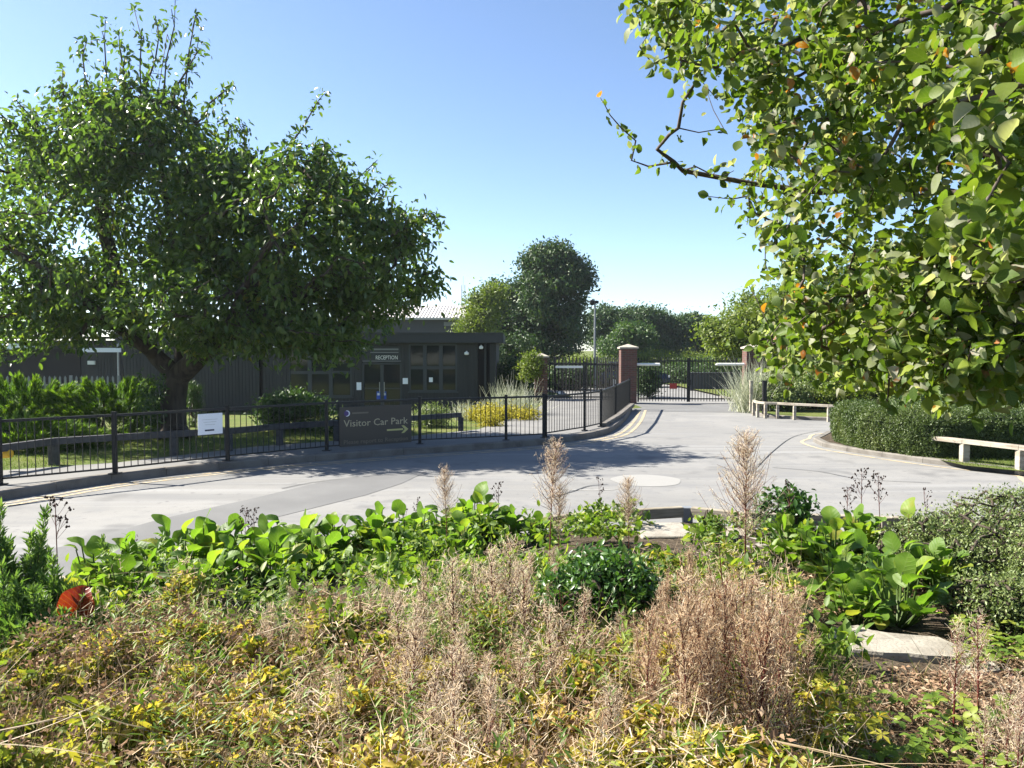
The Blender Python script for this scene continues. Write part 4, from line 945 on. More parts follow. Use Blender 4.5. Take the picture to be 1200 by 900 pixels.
for px, y, dx, top, kind, lab in ((560, 120, 60, 392, 'dark', 'low dark wood far behind the hall'), (880, 110, 70, 380, 'dark', 'dark wood far behind the lime-green tree'), (420, 110, 90, 385, 'dark', 'dark wood far behind the cherry tree')):
    bg_tree(lab, px, y, [blob(px + k * dx * .5, (top + 418) / 2 + 3 * (k % 2), y, dx * .4, (418 - top) / 2, 1) for k in (-2, -1, 0, 1, 2)], L[kind], 16000, .45, 220, tmpl=T_OVAL, spread=.9, r_trunk=.25, gap=.3, name='wood', cat='wood')
bg_tree('sunlit lime-green tree behind the right gate pillar', 895, 41, [blob(895, 385, 41, 52, 36, 4), blob(862, 398, 41, 34, 22, 2), blob(915, 360, 41, 32, 24, 2), blob(940, 385, 41, 50, 42, 2)], L['lime'], 42000, .17, 520, tmpl=T_OVAL, spread=.4, r_trunk=.2, gap=.34)
bg_tree('tall dark-leaved tree behind the lime-green tree at the right', 985, 47, [blob(975, 365, 47, 50, 42, 2), blob(1010, 350, 47, 50, 50, 2), blob(990, 400, 47, 80, 40, 2)], L['mid'], 32000, .2, 380, tmpl=T_OVAL, spread=.5, r_trunk=.25, gap=.3)
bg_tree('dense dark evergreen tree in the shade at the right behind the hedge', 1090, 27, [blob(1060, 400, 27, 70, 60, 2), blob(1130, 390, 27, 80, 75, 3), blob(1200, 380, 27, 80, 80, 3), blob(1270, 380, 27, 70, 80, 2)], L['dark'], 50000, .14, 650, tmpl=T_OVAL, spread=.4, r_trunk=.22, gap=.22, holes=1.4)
def shrub(label, px, y, dx, base, top, m, n, leaf, tmpl=T_SMALL, name='shrub', tips=90, lumps=4, spread=.14, gap=.3, dpt=None, z0=None, cat='shrub', group=None, up=.2):
    b = A(px, base, y); z0 = b.z if z0 is None else z0; k = y / F; H = A(px, top, y).z - z0
    bl = [((0, 0, H * .5), (dx * k, dpt or dx * k * .8, H * .5), .75, 3)]
    for i in range(lumps): a = rng.uniform(-1, 1); bl.append(((a * dx * k * .6, rng.uniform(-.4, .4) * dx * k, H * rng.uniform(.35, .7)), (dx * k * .45, dx * k * .45, H * .32), .8, 1))
    return tree(name, label, cat, (b.x, y), z0, H, bl, m, n, leaf, .03, tips, tmpl, spread=spread, gap=gap, holes=2.2, group=group, up=up)
shrub('clipped green hedge shrub between the building and the left gate pillar', 600, 37, 28, 470, 421, L['mid'], 12000, .12, tips=260, spread=.16, gap=.1, z0=0, dpt=.8)
shrub('light green ivy bush topping the left gate pillar', 622, 32.0, 14, 446, 411, L['lime'], 2600, .1, tips=70)
shrub('dark clipped conifer just inside the left leaf of the main gate', 759, 36, 13, 472, 426, L['dark'], 7000, .1, tips=160, gap=.1, z0=0)
for px, y, dx, top, k_, lab in ((700, 46, 26, 430, 'mid', 'bushy green shrub behind the palisade by the pedestrian gate'), (690, 52, 45, 421, 'lime', 'yellow-green shrub behind the dark palisade fence'), (790, 56, 60, 412, 'lime', 'long yellow-green shrub seen over the top of the main gate'), (835, 52, 50, 418, 'mid', 'green shrub behind the right leaf of the main gate'), (660, 43, 22, 432, 'dark', 'dark shrub behind the pedestrian gate leaf'), (800, 50, 32, 432, 'dark', 'dark shrub behind the middle of the main gate')):
    shrub(lab, px, y, dx, 474, top, L[k_], 12000, .13, T_OVAL, tips=160, spread=.3, gap=.2, z0=0)
# planting along the footpath
shrub('leafy light green shrub by the cherry trunk in front of the reception', 345, 20.2, 42, 520, 462, L['mid'], 8000, .085, T_OVAL, tips=170, gap=.36, z0=.05)
shrub('second smaller shrub left of the leafy one below the reception window', 312, 20.8, 18, 522, 483, L['mid'], 2600, .075, T_OVAL, tips=70, gap=.4, z0=.05)
shrub('low dark shrub hidden behind the brown sign', 430, 19.6, 45, 522, 490, L['dark'], 5000, .08, T_OVAL, tips=120, z0=.05)
shrub('low shrub with grey green leaves right of the brown sign', 505, 21, 25, 512, 478, L['cotoneaster'], 4200, .08, T_LONG, tips=110, z0=.05)
def grass_clump(name, label, px, y, base, top, n, m, wd=.012, fan=.5, bend=.35, cat='grass clump', spread_=.15, z0=None):
    b = A(px, base, y); z0 = b.z if z0 is None else z0; H = A(px, top, y).z - z0; r_ = thing(name, label, cat, (b.x, y, z0))
    P0 = rng.normal(size=(n, 3)) * [spread_, spread_, 0]; D = rng.normal(size=(n, 3)) * fan; D[:, 2] = 1
    V, f = ribbons(P0, D, H * (.6 + .45 * rng.random(n)) / np.linalg.norm(D, axis=1) ** .5, wd, bend=bend * H * rng.random(n) - 0, seg=4)
    V[:, :, 2] = np.maximum(V[:, :, 2], .0)
    ribbon_mesh('blades', [(V, f, rng.random(n), 0)], m, r_); return r_
grass_clump('silver_grass', 'large silvery ornamental grass at the corner of the reception building', 602, 25, 490, 446, 700, L['silver'], .022, .55, .3, spread_=.32)
grass_clump('silver_grass', 'spiky silver plant left of the large silvery grass', 548, 23.5, 492, 466, 260, L['silver'], .025, .6, .25, spread_=.2)
grass_clump('silver_grass', 'small dull grey green tuft right of the brown sign', 492, 21.5, 505, 476, 220, L['silver'], .02, .5, .3, spread_=.18)
grass_clump('variegated_grass', 'tall pale variegated grass clump beside the right gate pillar', 888, 27.5, 484, 430, 1100, L['silver'], .025, .35, .4, spread_=.32)
shrub('golden low ground-cover shrub below the large silvery grass', 590, 23.2, 45, 500, 481, L['yellow'], 6000, .07, tips=150, z0=.05, dpt=.7)
shrub('small golden shrub at the path edge left of the corner railing post', 575, 21.2, 12, 508, 491, L['yellow'], 1400, .06, tips=40, z0=.08)
# spreading junipers
def juniper(label, px, y, dx, base, top, n, m=L['juniper'], dpt=1.4, lean=-.35, ln=.16, z0=.08, group=None):
    b = A(px, base, y); k = y / F; H = A(px, top, y).z - z0; r_ = thing('spreading_juniper', label, 'shrub', (b.x, y, z0), group=group)
    tips = ellipsoid_pts(140, (0, 0, H * .45), (dx * k, dpt, H * .55), .85); tips = tips[tips[:, 2] > .05]
    X, par, kids, rad, ti = grow([[(0, 0, 0), (.02, 0, .15)]], tips, .05, .006, seg=.35); wood(X, kids, rad, 'stem', M['bark'], r_)
    per = n // len(tips); c = np.repeat(X[ti], per, 0); ax = unit(np.repeat(X[ti] - np.array([0, 0, -.1]), per, 0)); t = rng.random(len(c))
    ax = unit(ax * [1, 1, .35] + [lean * .5, 0, .35]); Q = c + ax * (t * .4 - .15)[:, None] + rng.normal(size=c.shape) * .07 * (1.1 - t)[:, None]
    D = ax + rand_dirs(len(Q)) * .45
    leaf_mesh('foliage', [(T_SPRAY, Q, basis(D, rand_dirs(len(Q)) + [0, 0, .5]), ln * (.6 + .7 * rng.random(len(Q))), np.clip(.2 + t * .5 + .2 * rng.normal(size=len(Q)), 0, 1), 0)], m, r_); return r_
juniper('bright green spreading juniper at the far left behind the railing', 20, 18.6, 80, 520, 450, 36000)
juniper('bright green spreading juniper nearest the cherry trunk', 126, 19.0, 74, 520, 453, 34000)
juniper('low juniper spilling over the knee rail at the left edge', 25, 16.2, 70, 548, 500, 20000, dpt=.7)
juniper('small juniper tuft poking above the knee rail beside the left railing post', 88, 16.6, 30, 540, 512, 5000, dpt=.4)
bg_tree('slim columnar conifer right of the cherry trunk', 226, 21, [blob(226, 478, 21, 8, 36, 1, dpt=.2)], L['dark'], 2500, .09, 60, tmpl=T_SPRAY, r_trunk=.04, spread=.06, gap=.1, name='columnar_conifer', z0=.05, up=1.2)
# verge shrubs behind the far knee rail
shrub('mixed green shrub with pale flower heads behind the white knee rail', 918, 27, 32, 488, 437, L['cotoneaster'], 9000, .09, T_OVAL, tips=220, gap=.2, z0=.05)
shrub('red-tipped shrub behind the white knee rail between the dark posts', 955, 28, 30, 488, 436, L['photinia'], 9000, .1, T_OVAL, tips=220, gap=.2, z0=.05)
shrub('lime-green shrub right of the tall thin post', 1000, 27, 40, 490, 440, L['lime'], 11000, .1, T_OVAL, tips=240, gap=.2, z0=.05)
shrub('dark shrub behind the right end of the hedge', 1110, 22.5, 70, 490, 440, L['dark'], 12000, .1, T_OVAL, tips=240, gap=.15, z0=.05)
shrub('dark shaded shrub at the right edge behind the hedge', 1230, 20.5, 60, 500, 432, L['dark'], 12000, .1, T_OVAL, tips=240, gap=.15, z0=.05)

# ------------------------------------------------------------------ clipped box hedge on the island
hl = [G(977, 516.5, .09), G(985, 520, .09), G(1003, 525, .09), G(1040, 531, .09), G(1088, 536.5, .09), G(1150, 538, .09), G(1230, 540, .09), G(1340, 548, .09)]
front = smooth_line(hl, 5); HH = .84
cx = np.array([(p.x, p.y) for p in front]); nrm = offset(front, 1)
hd = thing('box_hedge', 'low clipped dark green box hedge curving round the right-hand island', 'hedge', (front[10].x, front[10].y, .09)); o = np.array(hd.location)
prof = [(0.1, 0), (.02, .25), (.0, .6), (.04, HH - .12), (.14, HH - .02), (.35, HH), (1.0, HH + .01), (1.7, HH), (1.86, HH - .05), (1.95, HH - .2), (1.95, 0)]
mb = MB(); n = len(front); rings = []
for d, z in prof:
    ln = offset(front, d); rings.append(np.array([(p.x, p.y, z + .09) for p in ln]))
for k in range(len(prof)): mb.v += [tuple(p - o) for p in rings[k]]
for k in range(len(prof) - 1):
    for i in range(n - 1): mb.f.append((k * n + i, k * n + i + 1, (k + 1) * n + i + 1, (k + 1) * n + i)); mb.m.append(0)
mb.f.append(tuple(k * n for k in range(len(prof)))); mb.f.append(tuple(k * n + n - 1 for k in range(len(prof)))[::-1]); mb.m += [0, 0]
mb.build('inner_mass', mat('hedge interior', (.018, .028, .01), .9), hd)
N = 110000
ki = rng.choice(len(prof) - 1, N, p=np.array([.18, .2, .15, .08, .07, .1, .1, .05, .04, .03]) / 1.0); u = rng.random(N); t = rng.random(N) * (n - 1); i0 = t.astype(int).clip(0, n - 2); ft = t - i0
Ri = np.array(rings); a = Ri[ki, i0] * (1 - ft)[:, None] + Ri[ki, i0 + 1] * ft[:, None]; b = Ri[ki + 1, i0] * (1 - ft)[:, None] + Ri[ki + 1, i0 + 1] * ft[:, None]
P = a * (1 - u)[:, None] + b * u[:, None]
ec = Ri[:, 0]; NE = 16000; pk = rng.choice(len(prof) - 1, NE); ue = rng.random(NE); pe = ec[pk] * (1 - ue)[:, None] + ec[pk + 1] * ue[:, None]; mid = np.array([ec[:, 0].mean(), ec[:, 1].mean(), .45]); v = np.sqrt(rng.random(NE))[:, None]; pe = mid + (pe - mid) * v
T_ = unit(Ri[ki, i0 + 1] - Ri[ki, i0]); nn = unit(np.cross(T_, b - a)); 
nn = np.concatenate([nn, np.tile(unit((ec[-1] - ec[0])[None])[0] * 0 + unit((Ri[2, 0] - Ri[2, 1])[None])[0], (NE, 1))]); P = np.concatenate([P, pe])
P = P + nn * (rng.random(len(P)) ** 2.2 * .09 - .005 + .06 * (noise3(P, 5, 5) - .5) + .05 * (noise3(P, 14, 6) - .5))[:, None]
leaf_mesh('foliage', [(T_SMALL, P - o, basis(nn * .6 + rand_dirs(len(P)), nn * .7 + rand_dirs(len(P)) * .8), .038 * (.6 + .8 * rng.random(len(P))), np.clip(noise3(P, 3, 8) * .6 + .4 * rng.random(len(P)) - .1, 0, 1), 0)], L['hedge'], hd)

# ------------------------------------------------------------------ lawn blades
def lawn(name, poly, n, z, h=.05):
    xs_ = [p.x for p in poly]; ys_ = [p.y for p in poly]; P0 = np.stack([rng.uniform(min(xs_), max(xs_), n), rng.uniform(min(ys_), max(ys_), n), np.full(n, z)], 1)
    ins = np.zeros(n, bool); m_ = len(poly)
    for i in range(m_):
        a, b = poly[i], poly[(i + 1) % m_]; c = ((a.y > P0[:, 1]) != (b.y > P0[:, 1])); xi = a.x + (P0[:, 1] - a.y) / ((b.y - a.y) or 1e-9) * (b.x - a.x); ins ^= c & (P0[:, 0] < xi)
    P0 = P0[ins]; P0[:, 2] = np.maximum(P0[:, 2], ground_z(P0)) if name == 'lawn_grass' else P0[:, 2]; k = len(P0); D = rng.normal(size=(k, 3)) * .45; D[:, 2] = 1
    V, f = ribbons(P0 - [0, 0, .01], D, h * (.6 + .8 * rng.random(k)), .008, bend=.02, seg=2)
    o_ = ribbon_mesh(name, [(V, f, np.clip(noise3(P0, 1.2, 9) + .2 * rng.normal(size=k), 0, 1), 0)], L['grass']); return tag(o_, kind='stuff')
lawn('lawn_grass', [G(-60, 556, .11), G(135, 541, .11), G(300, 522, .11), G(460, 512, .11), G(460, 500, .11), G(250, 503, .11), G(-60, 520, .11)], 60000, .1)
lawn('island_grass', isl_grass, 14000, .095)
# ------------------------------------------------------------------ the flower bed
def on_bed(px, py, lift=.0):                              # point of the bed (at height lift above soil) seen at a pixel
    z = .3 + lift
    for _ in range(6):
        g = G(px, py, z); z = float(bed_z(g.x, g.y)) + lift
    return Vector((g.x, g.y, z - lift))
def at_bed(px, y):                                        # bed point at depth y under pixel column px
    x = A(px, 600, y).x; return Vector((x, y, float(bed_z(x, y))))
BX = rng.uniform(-7.5, 7.5, 620000); BY = rng.uniform(1.2, 9.7, 620000)
ok = BY < edge_y(BX) - .25; BX, BY = BX[ok], BY[ok]; BZ = bed_z(BX, BY)
BP = np.stack([BX, BY, BZ], 1); gpx, gpy = proj(BP + [0, 0, .22]); inv = (gpx > -1100) & (gpx < 2300) & (gpy < 1500)
BP, gpx, gpy = BP[inv], gpx[inv], gpy[inv]
lump = np.clip((noise3(BP, 4.2, 21) * .6 + noise3(BP, 10, 22) * .4 - .25) * 2.0, 0, 1)
SL = on_bed(1062, 764)                                     # the stone slab
def far_from(c, r): return (BP[:, 0] - c[0]) ** 2 + (BP[:, 1] - c[1]) ** 2 > r * r
inside = (gpx > -120) & (gpx < 1320) & (gpy < 1010)
noslab = inside & ~((gpx > 968) & (gpx < 1142) & (gpy > 690) & (gpy < 748))
def pick(mask, n):
    i = np.flatnonzero(mask); return rng.choice(i, min(n, len(i)), replace=False)
TX, TY = gpx, gpy                                          # ragged edges between the kinds of growth
gpx = gpx + 130 * (noise3(BP, 2.4, 81) - .5) + 26 * rng.normal(size=len(gpx)); gpy = gpy + 60 * (noise3(BP, 2.9, 82) - .5) + 10 * rng.normal(size=len(gpx))
right = gpx > 965
gpy = np.where(inside, gpy, -9999.0); gpx = np.where(inside, gpx, -9999.0)
# yellowing leaves that cover the middle of the bed
main = (gpy > np.interp(gpx, [0, 80, 440, 560, 640, 780, 960], [715, 742, 722, 722, 690, 672, 690])) & ~right & (gpx > -80) & ~((gpx < 110) & (gpy < 745))
thin = np.where((gpx > 745) & (gpx < 965), .85, 1.0) * np.where((gpx > 645) & (gpx < 775) & (gpy < 775), .12, 1.0)
main &= ~((TX > 935) & (TY < 800)); main &= ~((gpx < 105) & (gpy < 800))
i = pick(main & (rng.random(len(BP)) < (.35 + .9 * lump) * thin * np.where(noise3(BP, 3.1, 95) > .36, 1, .25)), 62000)
H = .06 + .3 * lump[i] * (.3 + .7 * rng.random(len(i)) ** .5)
P = BP[i] + np.stack([0 * H, 0 * H, H], 1); yel = np.clip((gpy[i] - 690) / 120, 0, 1) * np.clip((gpx[i] + 40) / 260, .35, 1)
tint = np.clip(.04 + .62 * yel * (.25 + .75 * noise3(P, 3, 31)) + .19 * rng.normal(size=len(i)) + .1 * (H > .2), 0, 1)
up = np.array([0, 0, 1.0]); B = basis(rand_dirs(len(i)) * [1, 1, .45], rand_dirs(len(i)) * .85 + up * .8); S = .043 * (.5 + .9 * rng.random(len(i)))
k = rng.random(len(i)); m1, m2 = k < .45, k > .72; m3 = ~(m1 | m2)
tag(leaf_mesh('ground_cover_leaves', [(T_TRI, P[m1], B[m1], S[m1], tint[m1], 0), (T_LOBE, P[m2], B[m2], S[m2], tint[m2], 0), (T_OVAL2, P[m3], B[m3], S[m3] * 1.5, tint[m3], 0)], L['cover']), kind='stuff')
# the same growth carries on beyond the picture's edges
i = pick(~inside & (np.abs(BP[:, 0] - 1.2) > 1.5), 30000); H = .05 + .28 * lump[i] * rng.random(len(i)) ** .5; P = BP[i] + np.stack([0 * H, 0 * H, H], 1); kk = rng.random(len(i)) < .6
B2 = basis(rand_dirs(len(i)) * [1, 1, .45], rand_dirs(len(i)) * .85 + up * .8); S2 = .048 * (.5 + .9 * rng.random(len(i))); T2 = np.clip(.1 + .5 * noise3(P, 3, 31) + .2 * rng.normal(size=len(i)), 0, 1)
tag(leaf_mesh('ground_cover_margin', [(T_TRI, P[kk], B2[kk], S2[kk], T2[kk], 0), (T_OVAL2, P[~kk], B2[~kk], S2[~kk] * 1.5, T2[~kk], 0)], L['cover']), kind='stuff')
# green leaves growing through
edgef = (gpx > 660) & (gpy < 640)
green = ~((TX > 665) & (TY < 655)) & ((gpy < 745) & (gpy > 640) & (gpx > 420) & (gpx < 790)) | ~((TX > 665) & (TY < 655)) & ((gpy < 735) & (gpy > 690) & (gpx > 130) & (gpx < 430) & (rng.random(len(BP)) < .7)) | ((gpx > 130) & (gpx < 420) & (gpy > 780) & (noise3(BP, 3, 44) > .6)) | ((gpx > 400) & (gpx < 600) & (gpy < 800)) | ((gpx > 540) & (noise3(BP, 3.2, 45) > .62) & ~right)
i = pick(green, 12000); H = .05 + .3 * lump[i] * rng.random(len(i)) ** .6; P = BP[i] + np.stack([0 * H, 0 * H, H + .03], 1)
tag(leaf_mesh('green_undergrowth', [(T_OVAL, P, basis(rand_dirs(len(i)) + up * .35, rand_dirs(len(i)) * .8 + up * .7), .075 * (.5 + .9 * rng.random(len(i))), rng.random(len(i)), 0)], L['green_cover']), kind='stuff')
# leafy upright shoots
i = pick((gpy > 690) & (gpx > 150) & (gpx < 960) & ~((TX > 925) & (TY < 800)) & ~((gpx > 640) & (gpx < 775) & (gpy < 775)) & (noise3(BP, 3.4, 46) > .4), 480); k = 16; hh = .25 + .3 * rng.random(len(i)); t = np.tile(np.linspace(.15, 1, k), len(i)); b = np.repeat(BP[i], k, 0); lean = np.repeat(rng.normal(size=(len(i), 2)) * .06, k, 0)
P = b + np.stack([lean[:, 0] * t, lean[:, 1] * t, np.repeat(hh, k) * t], 1); az = rng.uniform(0, 6.28, len(P)); o_ = np.stack([np.cos(az), np.sin(az), .3 + .7 * t], 1); Nn = np.stack([-np.cos(az) * .4, -np.sin(az) * .4, np.ones(len(P))], 1) + .3 * rand_dirs(len(P))
tag(leaf_mesh('leafy_shoots', [(T_LONG, P, basis(o_, Nn), .085 * (1.15 - .6 * t) * (.7 + .5 * rng.random(len(P))), np.clip(np.repeat(rng.random(len(i)), k) * .8 + .2 * rng.random(len(P)), 0, 1), 0)], L['green_cover']), kind='stuff')
# brown dry seed remains, curled
dryz = main & (((gpy < 830) & (gpx < 600) & (rng.random(len(BP)) < .2 + .8 * (noise3(BP, 2.6, 51) > .45))) | ((gpy > 700) & (rng.random(len(BP)) < .45)))
i = pick(dryz, 24000); H = .1 + .32 * lump[i] * (.5 + .5 * rng.random(len(i))); P = BP[i] + np.stack([0 * H, 0 * H, H + .02], 1)
clump = np.repeat(P[::5], 5, 0)[:len(P)] + rng.normal(size=(len(P), 3)) * .022
tag(leaf_mesh('dry_flower_remains', [(T_SMALL, clump, basis(rand_dirs(len(i)), rand_dirs(len(i))), .026 * (.5 + 1.1 * rng.random(len(i))), np.clip(np.repeat(rng.random(len(i) // 5 + 1), 5)[:len(i)] * .7 + .3 * rng.random(len(i)), 0, 1), 0)], L['dry']), kind='stuff')
# fine seed fluff and curled capsules that cover the plants from the middle of the bed to the right
fz_ = ~((TX > 930) & (TY < 800)) & (gpy > 672) & (gpx > 60) & (gpx < 985) & (rng.random(len(BP)) < np.interp(gpx, [60, 330, 450, 985], [.12, .3, .9, .9])) & ~((gpx > 650) & (gpx < 765) & (gpy < 760)) & ~((gpx < 440) & (gpy < 720))
i = pick(fz_, 15000); n_ = len(i); cc = noise3(BP[i], 6, 91); C = BP[i] + np.stack([np.zeros(n_), np.zeros(n_), .12 + .3 * np.clip(cc * 1.4 - .2, 0, 1) * rng.random(n_) + .08 * lump[i]], 1)
C = np.repeat(C[::6], 6, 0)[:n_] + rng.normal(size=(n_, 3)) * [.025, .025, .04]
V, f = ribbons(C, rand_dirs(n_) + [0, 0, .4], .03 + .04 * rng.random(n_), .0026 + .0016 * rng.random(n_), bend=.03, seg=3, taper=False)
tag(ribbon_mesh('seed_fluff', [(V, f, np.clip(np.repeat(rng.random(n_ // 6 + 1), 6)[:n_] * .6 + .4 * rng.random(n_), 0, 1), 0)], L['palepod']), kind='stuff')
# straw stems: fine upright and fallen
i = pick(main & (gpy > 690), 5000); n_ = len(i); P0 = BP[i] + [0, 0, .02]; D = rng.normal(size=(n_, 3)) * [.55, .45, .2] + [.25, .1, 1.0]
V, f = ribbons(P0, D, .2 + .3 * rng.random(n_),   .0032 + .0016 * rng.random(n_), bend=.16, seg=3)
j = pick(main & (gpy > 720), 700); n2 = len(j); P1 = BP[j] + np.stack([np.zeros(n2), np.zeros(n2), .12 + .28 * lump[j]], 1); D2 = rng.normal(size=(n2, 3)) * [1, .8, .25] + [.4, .2, .15]
V2, f2 = ribbons(P1, D2, .18 + .4 * rng.random(n2),   .0035 + .002 * rng.random(n2), bend=.2, seg=4)
tag(ribbon_mesh('dry_stems', [(V, f, np.clip(.3 + .35 * rng.normal(size=n_), 0, 1), 0), (V2, f2, np.clip(.55 + .3 * rng.normal(size=n2), 0, 1), 0)], L['straw']), kind='stuff')
# right-hand corner: litter, straw, green leaflets, grass
rz_ = right & noslab & (gpy > 730)
rz_ = (gpx > 940) & noslab & (gpy > 660)
i = pick(rz_, 26000); n_ = len(i); P = BP[i] + np.stack([0 * gpx[i], 0 * gpx[i], .01 + .07 * lump[i] * rng.random(n_)], 1)
V, f = ribbons(P[:9000], rng.normal(size=(9000, 3)) * [1, 1, .35], .05 + .12 * rng.random(9000), .004, bend=.04, seg=2)
tag(leaf_mesh('leaf_litter', [(T_SMALL, P, basis(rand_dirs(n_) * [1, 1, .4], rand_dirs(n_) * .7 + up), .03 * (.4 + 1.2 * rng.random(n_)), np.clip(.45 + .3 * rng.normal(size=n_), 0, 1), 0)], L['dry']), kind='stuff')
tag(ribbon_mesh('straw_litter', [(V, f, rng.random(9000), 0)], L['straw']), kind='stuff')
gm = right & noslab & (gpy > 775) & (gpy < 880) & (gpx < 1200) & (noise3(BP, 4, 61) > .42)
i = pick((gm & (gpx > 970) & (gpx < 1180)) | (inside & right & (TX > 1120) & (TY > 660) & (noise3(BP, 4, 62) > .55)), 560); n_ = len(i); P = BP[i] + np.stack([0 * gpx[i], 0 * gpx[i], .05 + .12 * rng.random(n_)], 1)
T_WIDE = merge_t([rot_t(blade([(0, 0), (.25, .28), (.6, .34), (.9, .16), (1, 0)], .08, .2, .1, q), a) for q, a in enumerate((0, 2.0, -2.0))])
tag(leaf_mesh('creeping_leaves', [(T_WIDE, P, basis(rand_dirs(n_) * [1, 1, .2], rand_dirs(n_) * .45 + up), .052 * (.5 + .7 * rng.random(n_)), np.clip(.65 + .25 * rng.normal(size=n_), 0, 1), 0)], L['green_cover']), kind='stuff')
gm = (inside & (TX > 750) & (TX < 1000) & (TY > 760)) | ((TX > 930) & (TX < 990) & (TY > 740)) | (rz_ & (rng.random(len(BP)) < .02))
i = pick(gm, 3600); n_ = len(i); D = rng.normal(size=(n_, 3)) * .5 + up; V, f = ribbons(BP[i], D, .1 + .16 * rng.random(n_), .005, bend=.06, seg=3)
tag(ribbon_mesh('bed_grass', [(V, f, np.clip(.3 + .3 * rng.normal(size=n_), 0, 1), 0)], L['grass']), kind='stuff')

# stone slab: split, chipped plate lying in the soil
def stone(name, label, outline, c, rz, th, tilt):
    mb = MB(); n = len(outline); r = random.Random(5)
    mb.v = [(x, y, -.03) for x, y in outline] + [(x, y, th - .015) for x, y in outline] + [(x * .975, y * .965, th + r.uniform(-.004, .004)) for x, y in outline] + [(0, 0, th)]
    for k in range(n):
        q = (k + 1) % n; mb.f += [(k, q, n + q, n + k), (n + k, n + q, 2 * n + q, 2 * n + k), (2 * n + k, 2 * n + q, 3 * n)]; mb.m += [0, 0, 0]
    mb.f.append(tuple(range(n))[::-1]); mb.m.append(0)
    o = mb.build(name, M['stone']); o.location = c; o.rotation_euler = (tilt[0], tilt[1], rz); return tag(o, label, 'slab')
stone('stone_slab', 'large flat pale stone slab lying among the plants at the right', [(-.37, -.12), (-.2, -.15), (-.05, -.145), (.05, -.17), (.2, -.165), (.33, -.19), (.39, -.15), (.3, .05), (.25, .13), (.12, .15), (-.06, .17), (-.11, .21), (-.2, .22), (-.24, .2), (-.33, .16), (-.31, .1)], SL + Vector((0, 0, .0)), -.06, .05, (.05, .02))
stone('stone_slab', 'small dull grey stone tucked under the left corner of the large slab', [(-.15, -.1), (.05, -.13), (.16, -.05), (.12, .1), (-.06, .13), (-.16, .05)], on_bed(1000, 752) + Vector((0, 0, .0)), .3, .05, (.05, -.05))
stone('stone_slab', 'small pale stone at the right of the large slab', [(-.1, -.06), (.05, -.08), (.1, 0), (.05, .07), (-.08, .06)], on_bed(1150, 792) + Vector((0, 0, .01)), .3, .05, (.05, -.05))

# bergenia clumps
def bergenia(name, label, n, size, seed, red=False):
    global rng
    keep = rng; rng = np.random.default_rng(seed); r_ = thing(name, label, 'plant')
    sets = []; mb = MB(); ring = np.linspace(0, 2 * math.pi, n, endpoint=False) + rng.normal(size=n) * .4
    for q, a in enumerate(ring):
        el = rng.uniform(.15, 1.25); rr = rng.uniform(.06, .2) * (1.3 - .5 * el); h = rng.uniform(.07, .31) * (.5 + el * .6)
        out = np.array([math.cos(a), math.sin(a), 0]); base_ = out * rr * .25; tip = out * rr + np.array([0, 0, h])
        D = out * math.cos(el) + up * math.sin(el) * .9 + rng.normal(size=3) * .2; Nn = up * math.cos(el) - out * math.sin(el) + rng.normal(size=3) * .25 + up * .15
        t_ = T_BERG[rng.integers(4)]; s = size * rng.uniform(.6, 1.15)
        sets.append((t_, tip[None], basis(D[None], Nn[None]), s, np.clip(rng.normal(.5, .27, 1), 0, 1), 0))
        mid = (base_ + tip) / 2 + out * .02; mb.tube([base_, mid, tip + (D / np.linalg.norm(D)) * s * .15], [.008, .006, .004], 5, cap=False)
    lv = leaf_mesh('foliage', sets, L['bergenia'], r_, smooth=True); md = lv.modifiers.new('s', 'SUBSURF'); md.levels = 1; md.render_levels = 1
    mb.build('leaf_stalks', L['petiole'], r_)
    rng = keep; return r_
bp1 = [bergenia('bergenia_plant', 'x', 42, .145, s) for s in (1, 2, 3, 4)]
row = [(118, 6.35, 1.15), (165, 6.5, 1.1), (205, 6.75, 1.2), (250, 6.9, 1.2), (300, 7.05, 1.15), (345, 7.35, 1.25), (392, 7.4, 1.0), (438, 7.6, 1.05), (485, 7.8, 1.1), (525, 8.0, 1.1), (560, 8.05, 1.25), (596, 8.0, .8), (632, 8.0, .72)]
ords = ['first', 'second', 'third', 'fourth', 'fifth', 'sixth', 'seventh', 'eighth', 'ninth', 'tenth', 'eleventh', 'twelfth', 'thirteenth', 'fourteenth', 'fifteenth', 'sixteenth']
used = set()
def put(protos, k, loc, rz, sc_, label, group):
    p = protos[k % len(protos)]
    if p.name not in used: used.add(p.name); p.location = loc; p.rotation_euler = (0, 0, rz); p.scale = (sc_,) * 3; p['label'] = label; p['group'] = group; return p
    return dup(p, loc, rz, sc_, label, group)
for k, (px, y, s) in enumerate(row):
    put(bp1, k, at_bed(px, y), rng.uniform(0, 6.28), s * 1.08, f'glossy green bergenia clump, {ords[k]} from the left along the back edge of the bed', 'bergenias along the back edge of the bed')
row1 = [(150, 5.9, 1.0, 'low bergenia clump in front of the left end of the back row'), (235, 6.1, 1.05, 'low bergenia clump in the front row below the tallest dark seed stalks'), (275, 6.4, .95, 'bergenia clump in the front row between its two larger neighbours'), (320, 6.35, 1.05, 'low bergenia clump in front of the orange-edged leaf'), (375, 6.7, 1.0, 'low bergenia clump at the right end of the front row'), (460, 7.0, .95, 'bergenia clump among the green undergrowth left of centre'), (540, 7.2, .95, 'bergenia clump below the slim pale plume')]
for k, (px, y, s, lab) in enumerate(row1):
    put(bp1, k, at_bed(px, y), rng.uniform(0, 6.28), s, lab, 'bergenias in front of the back row')
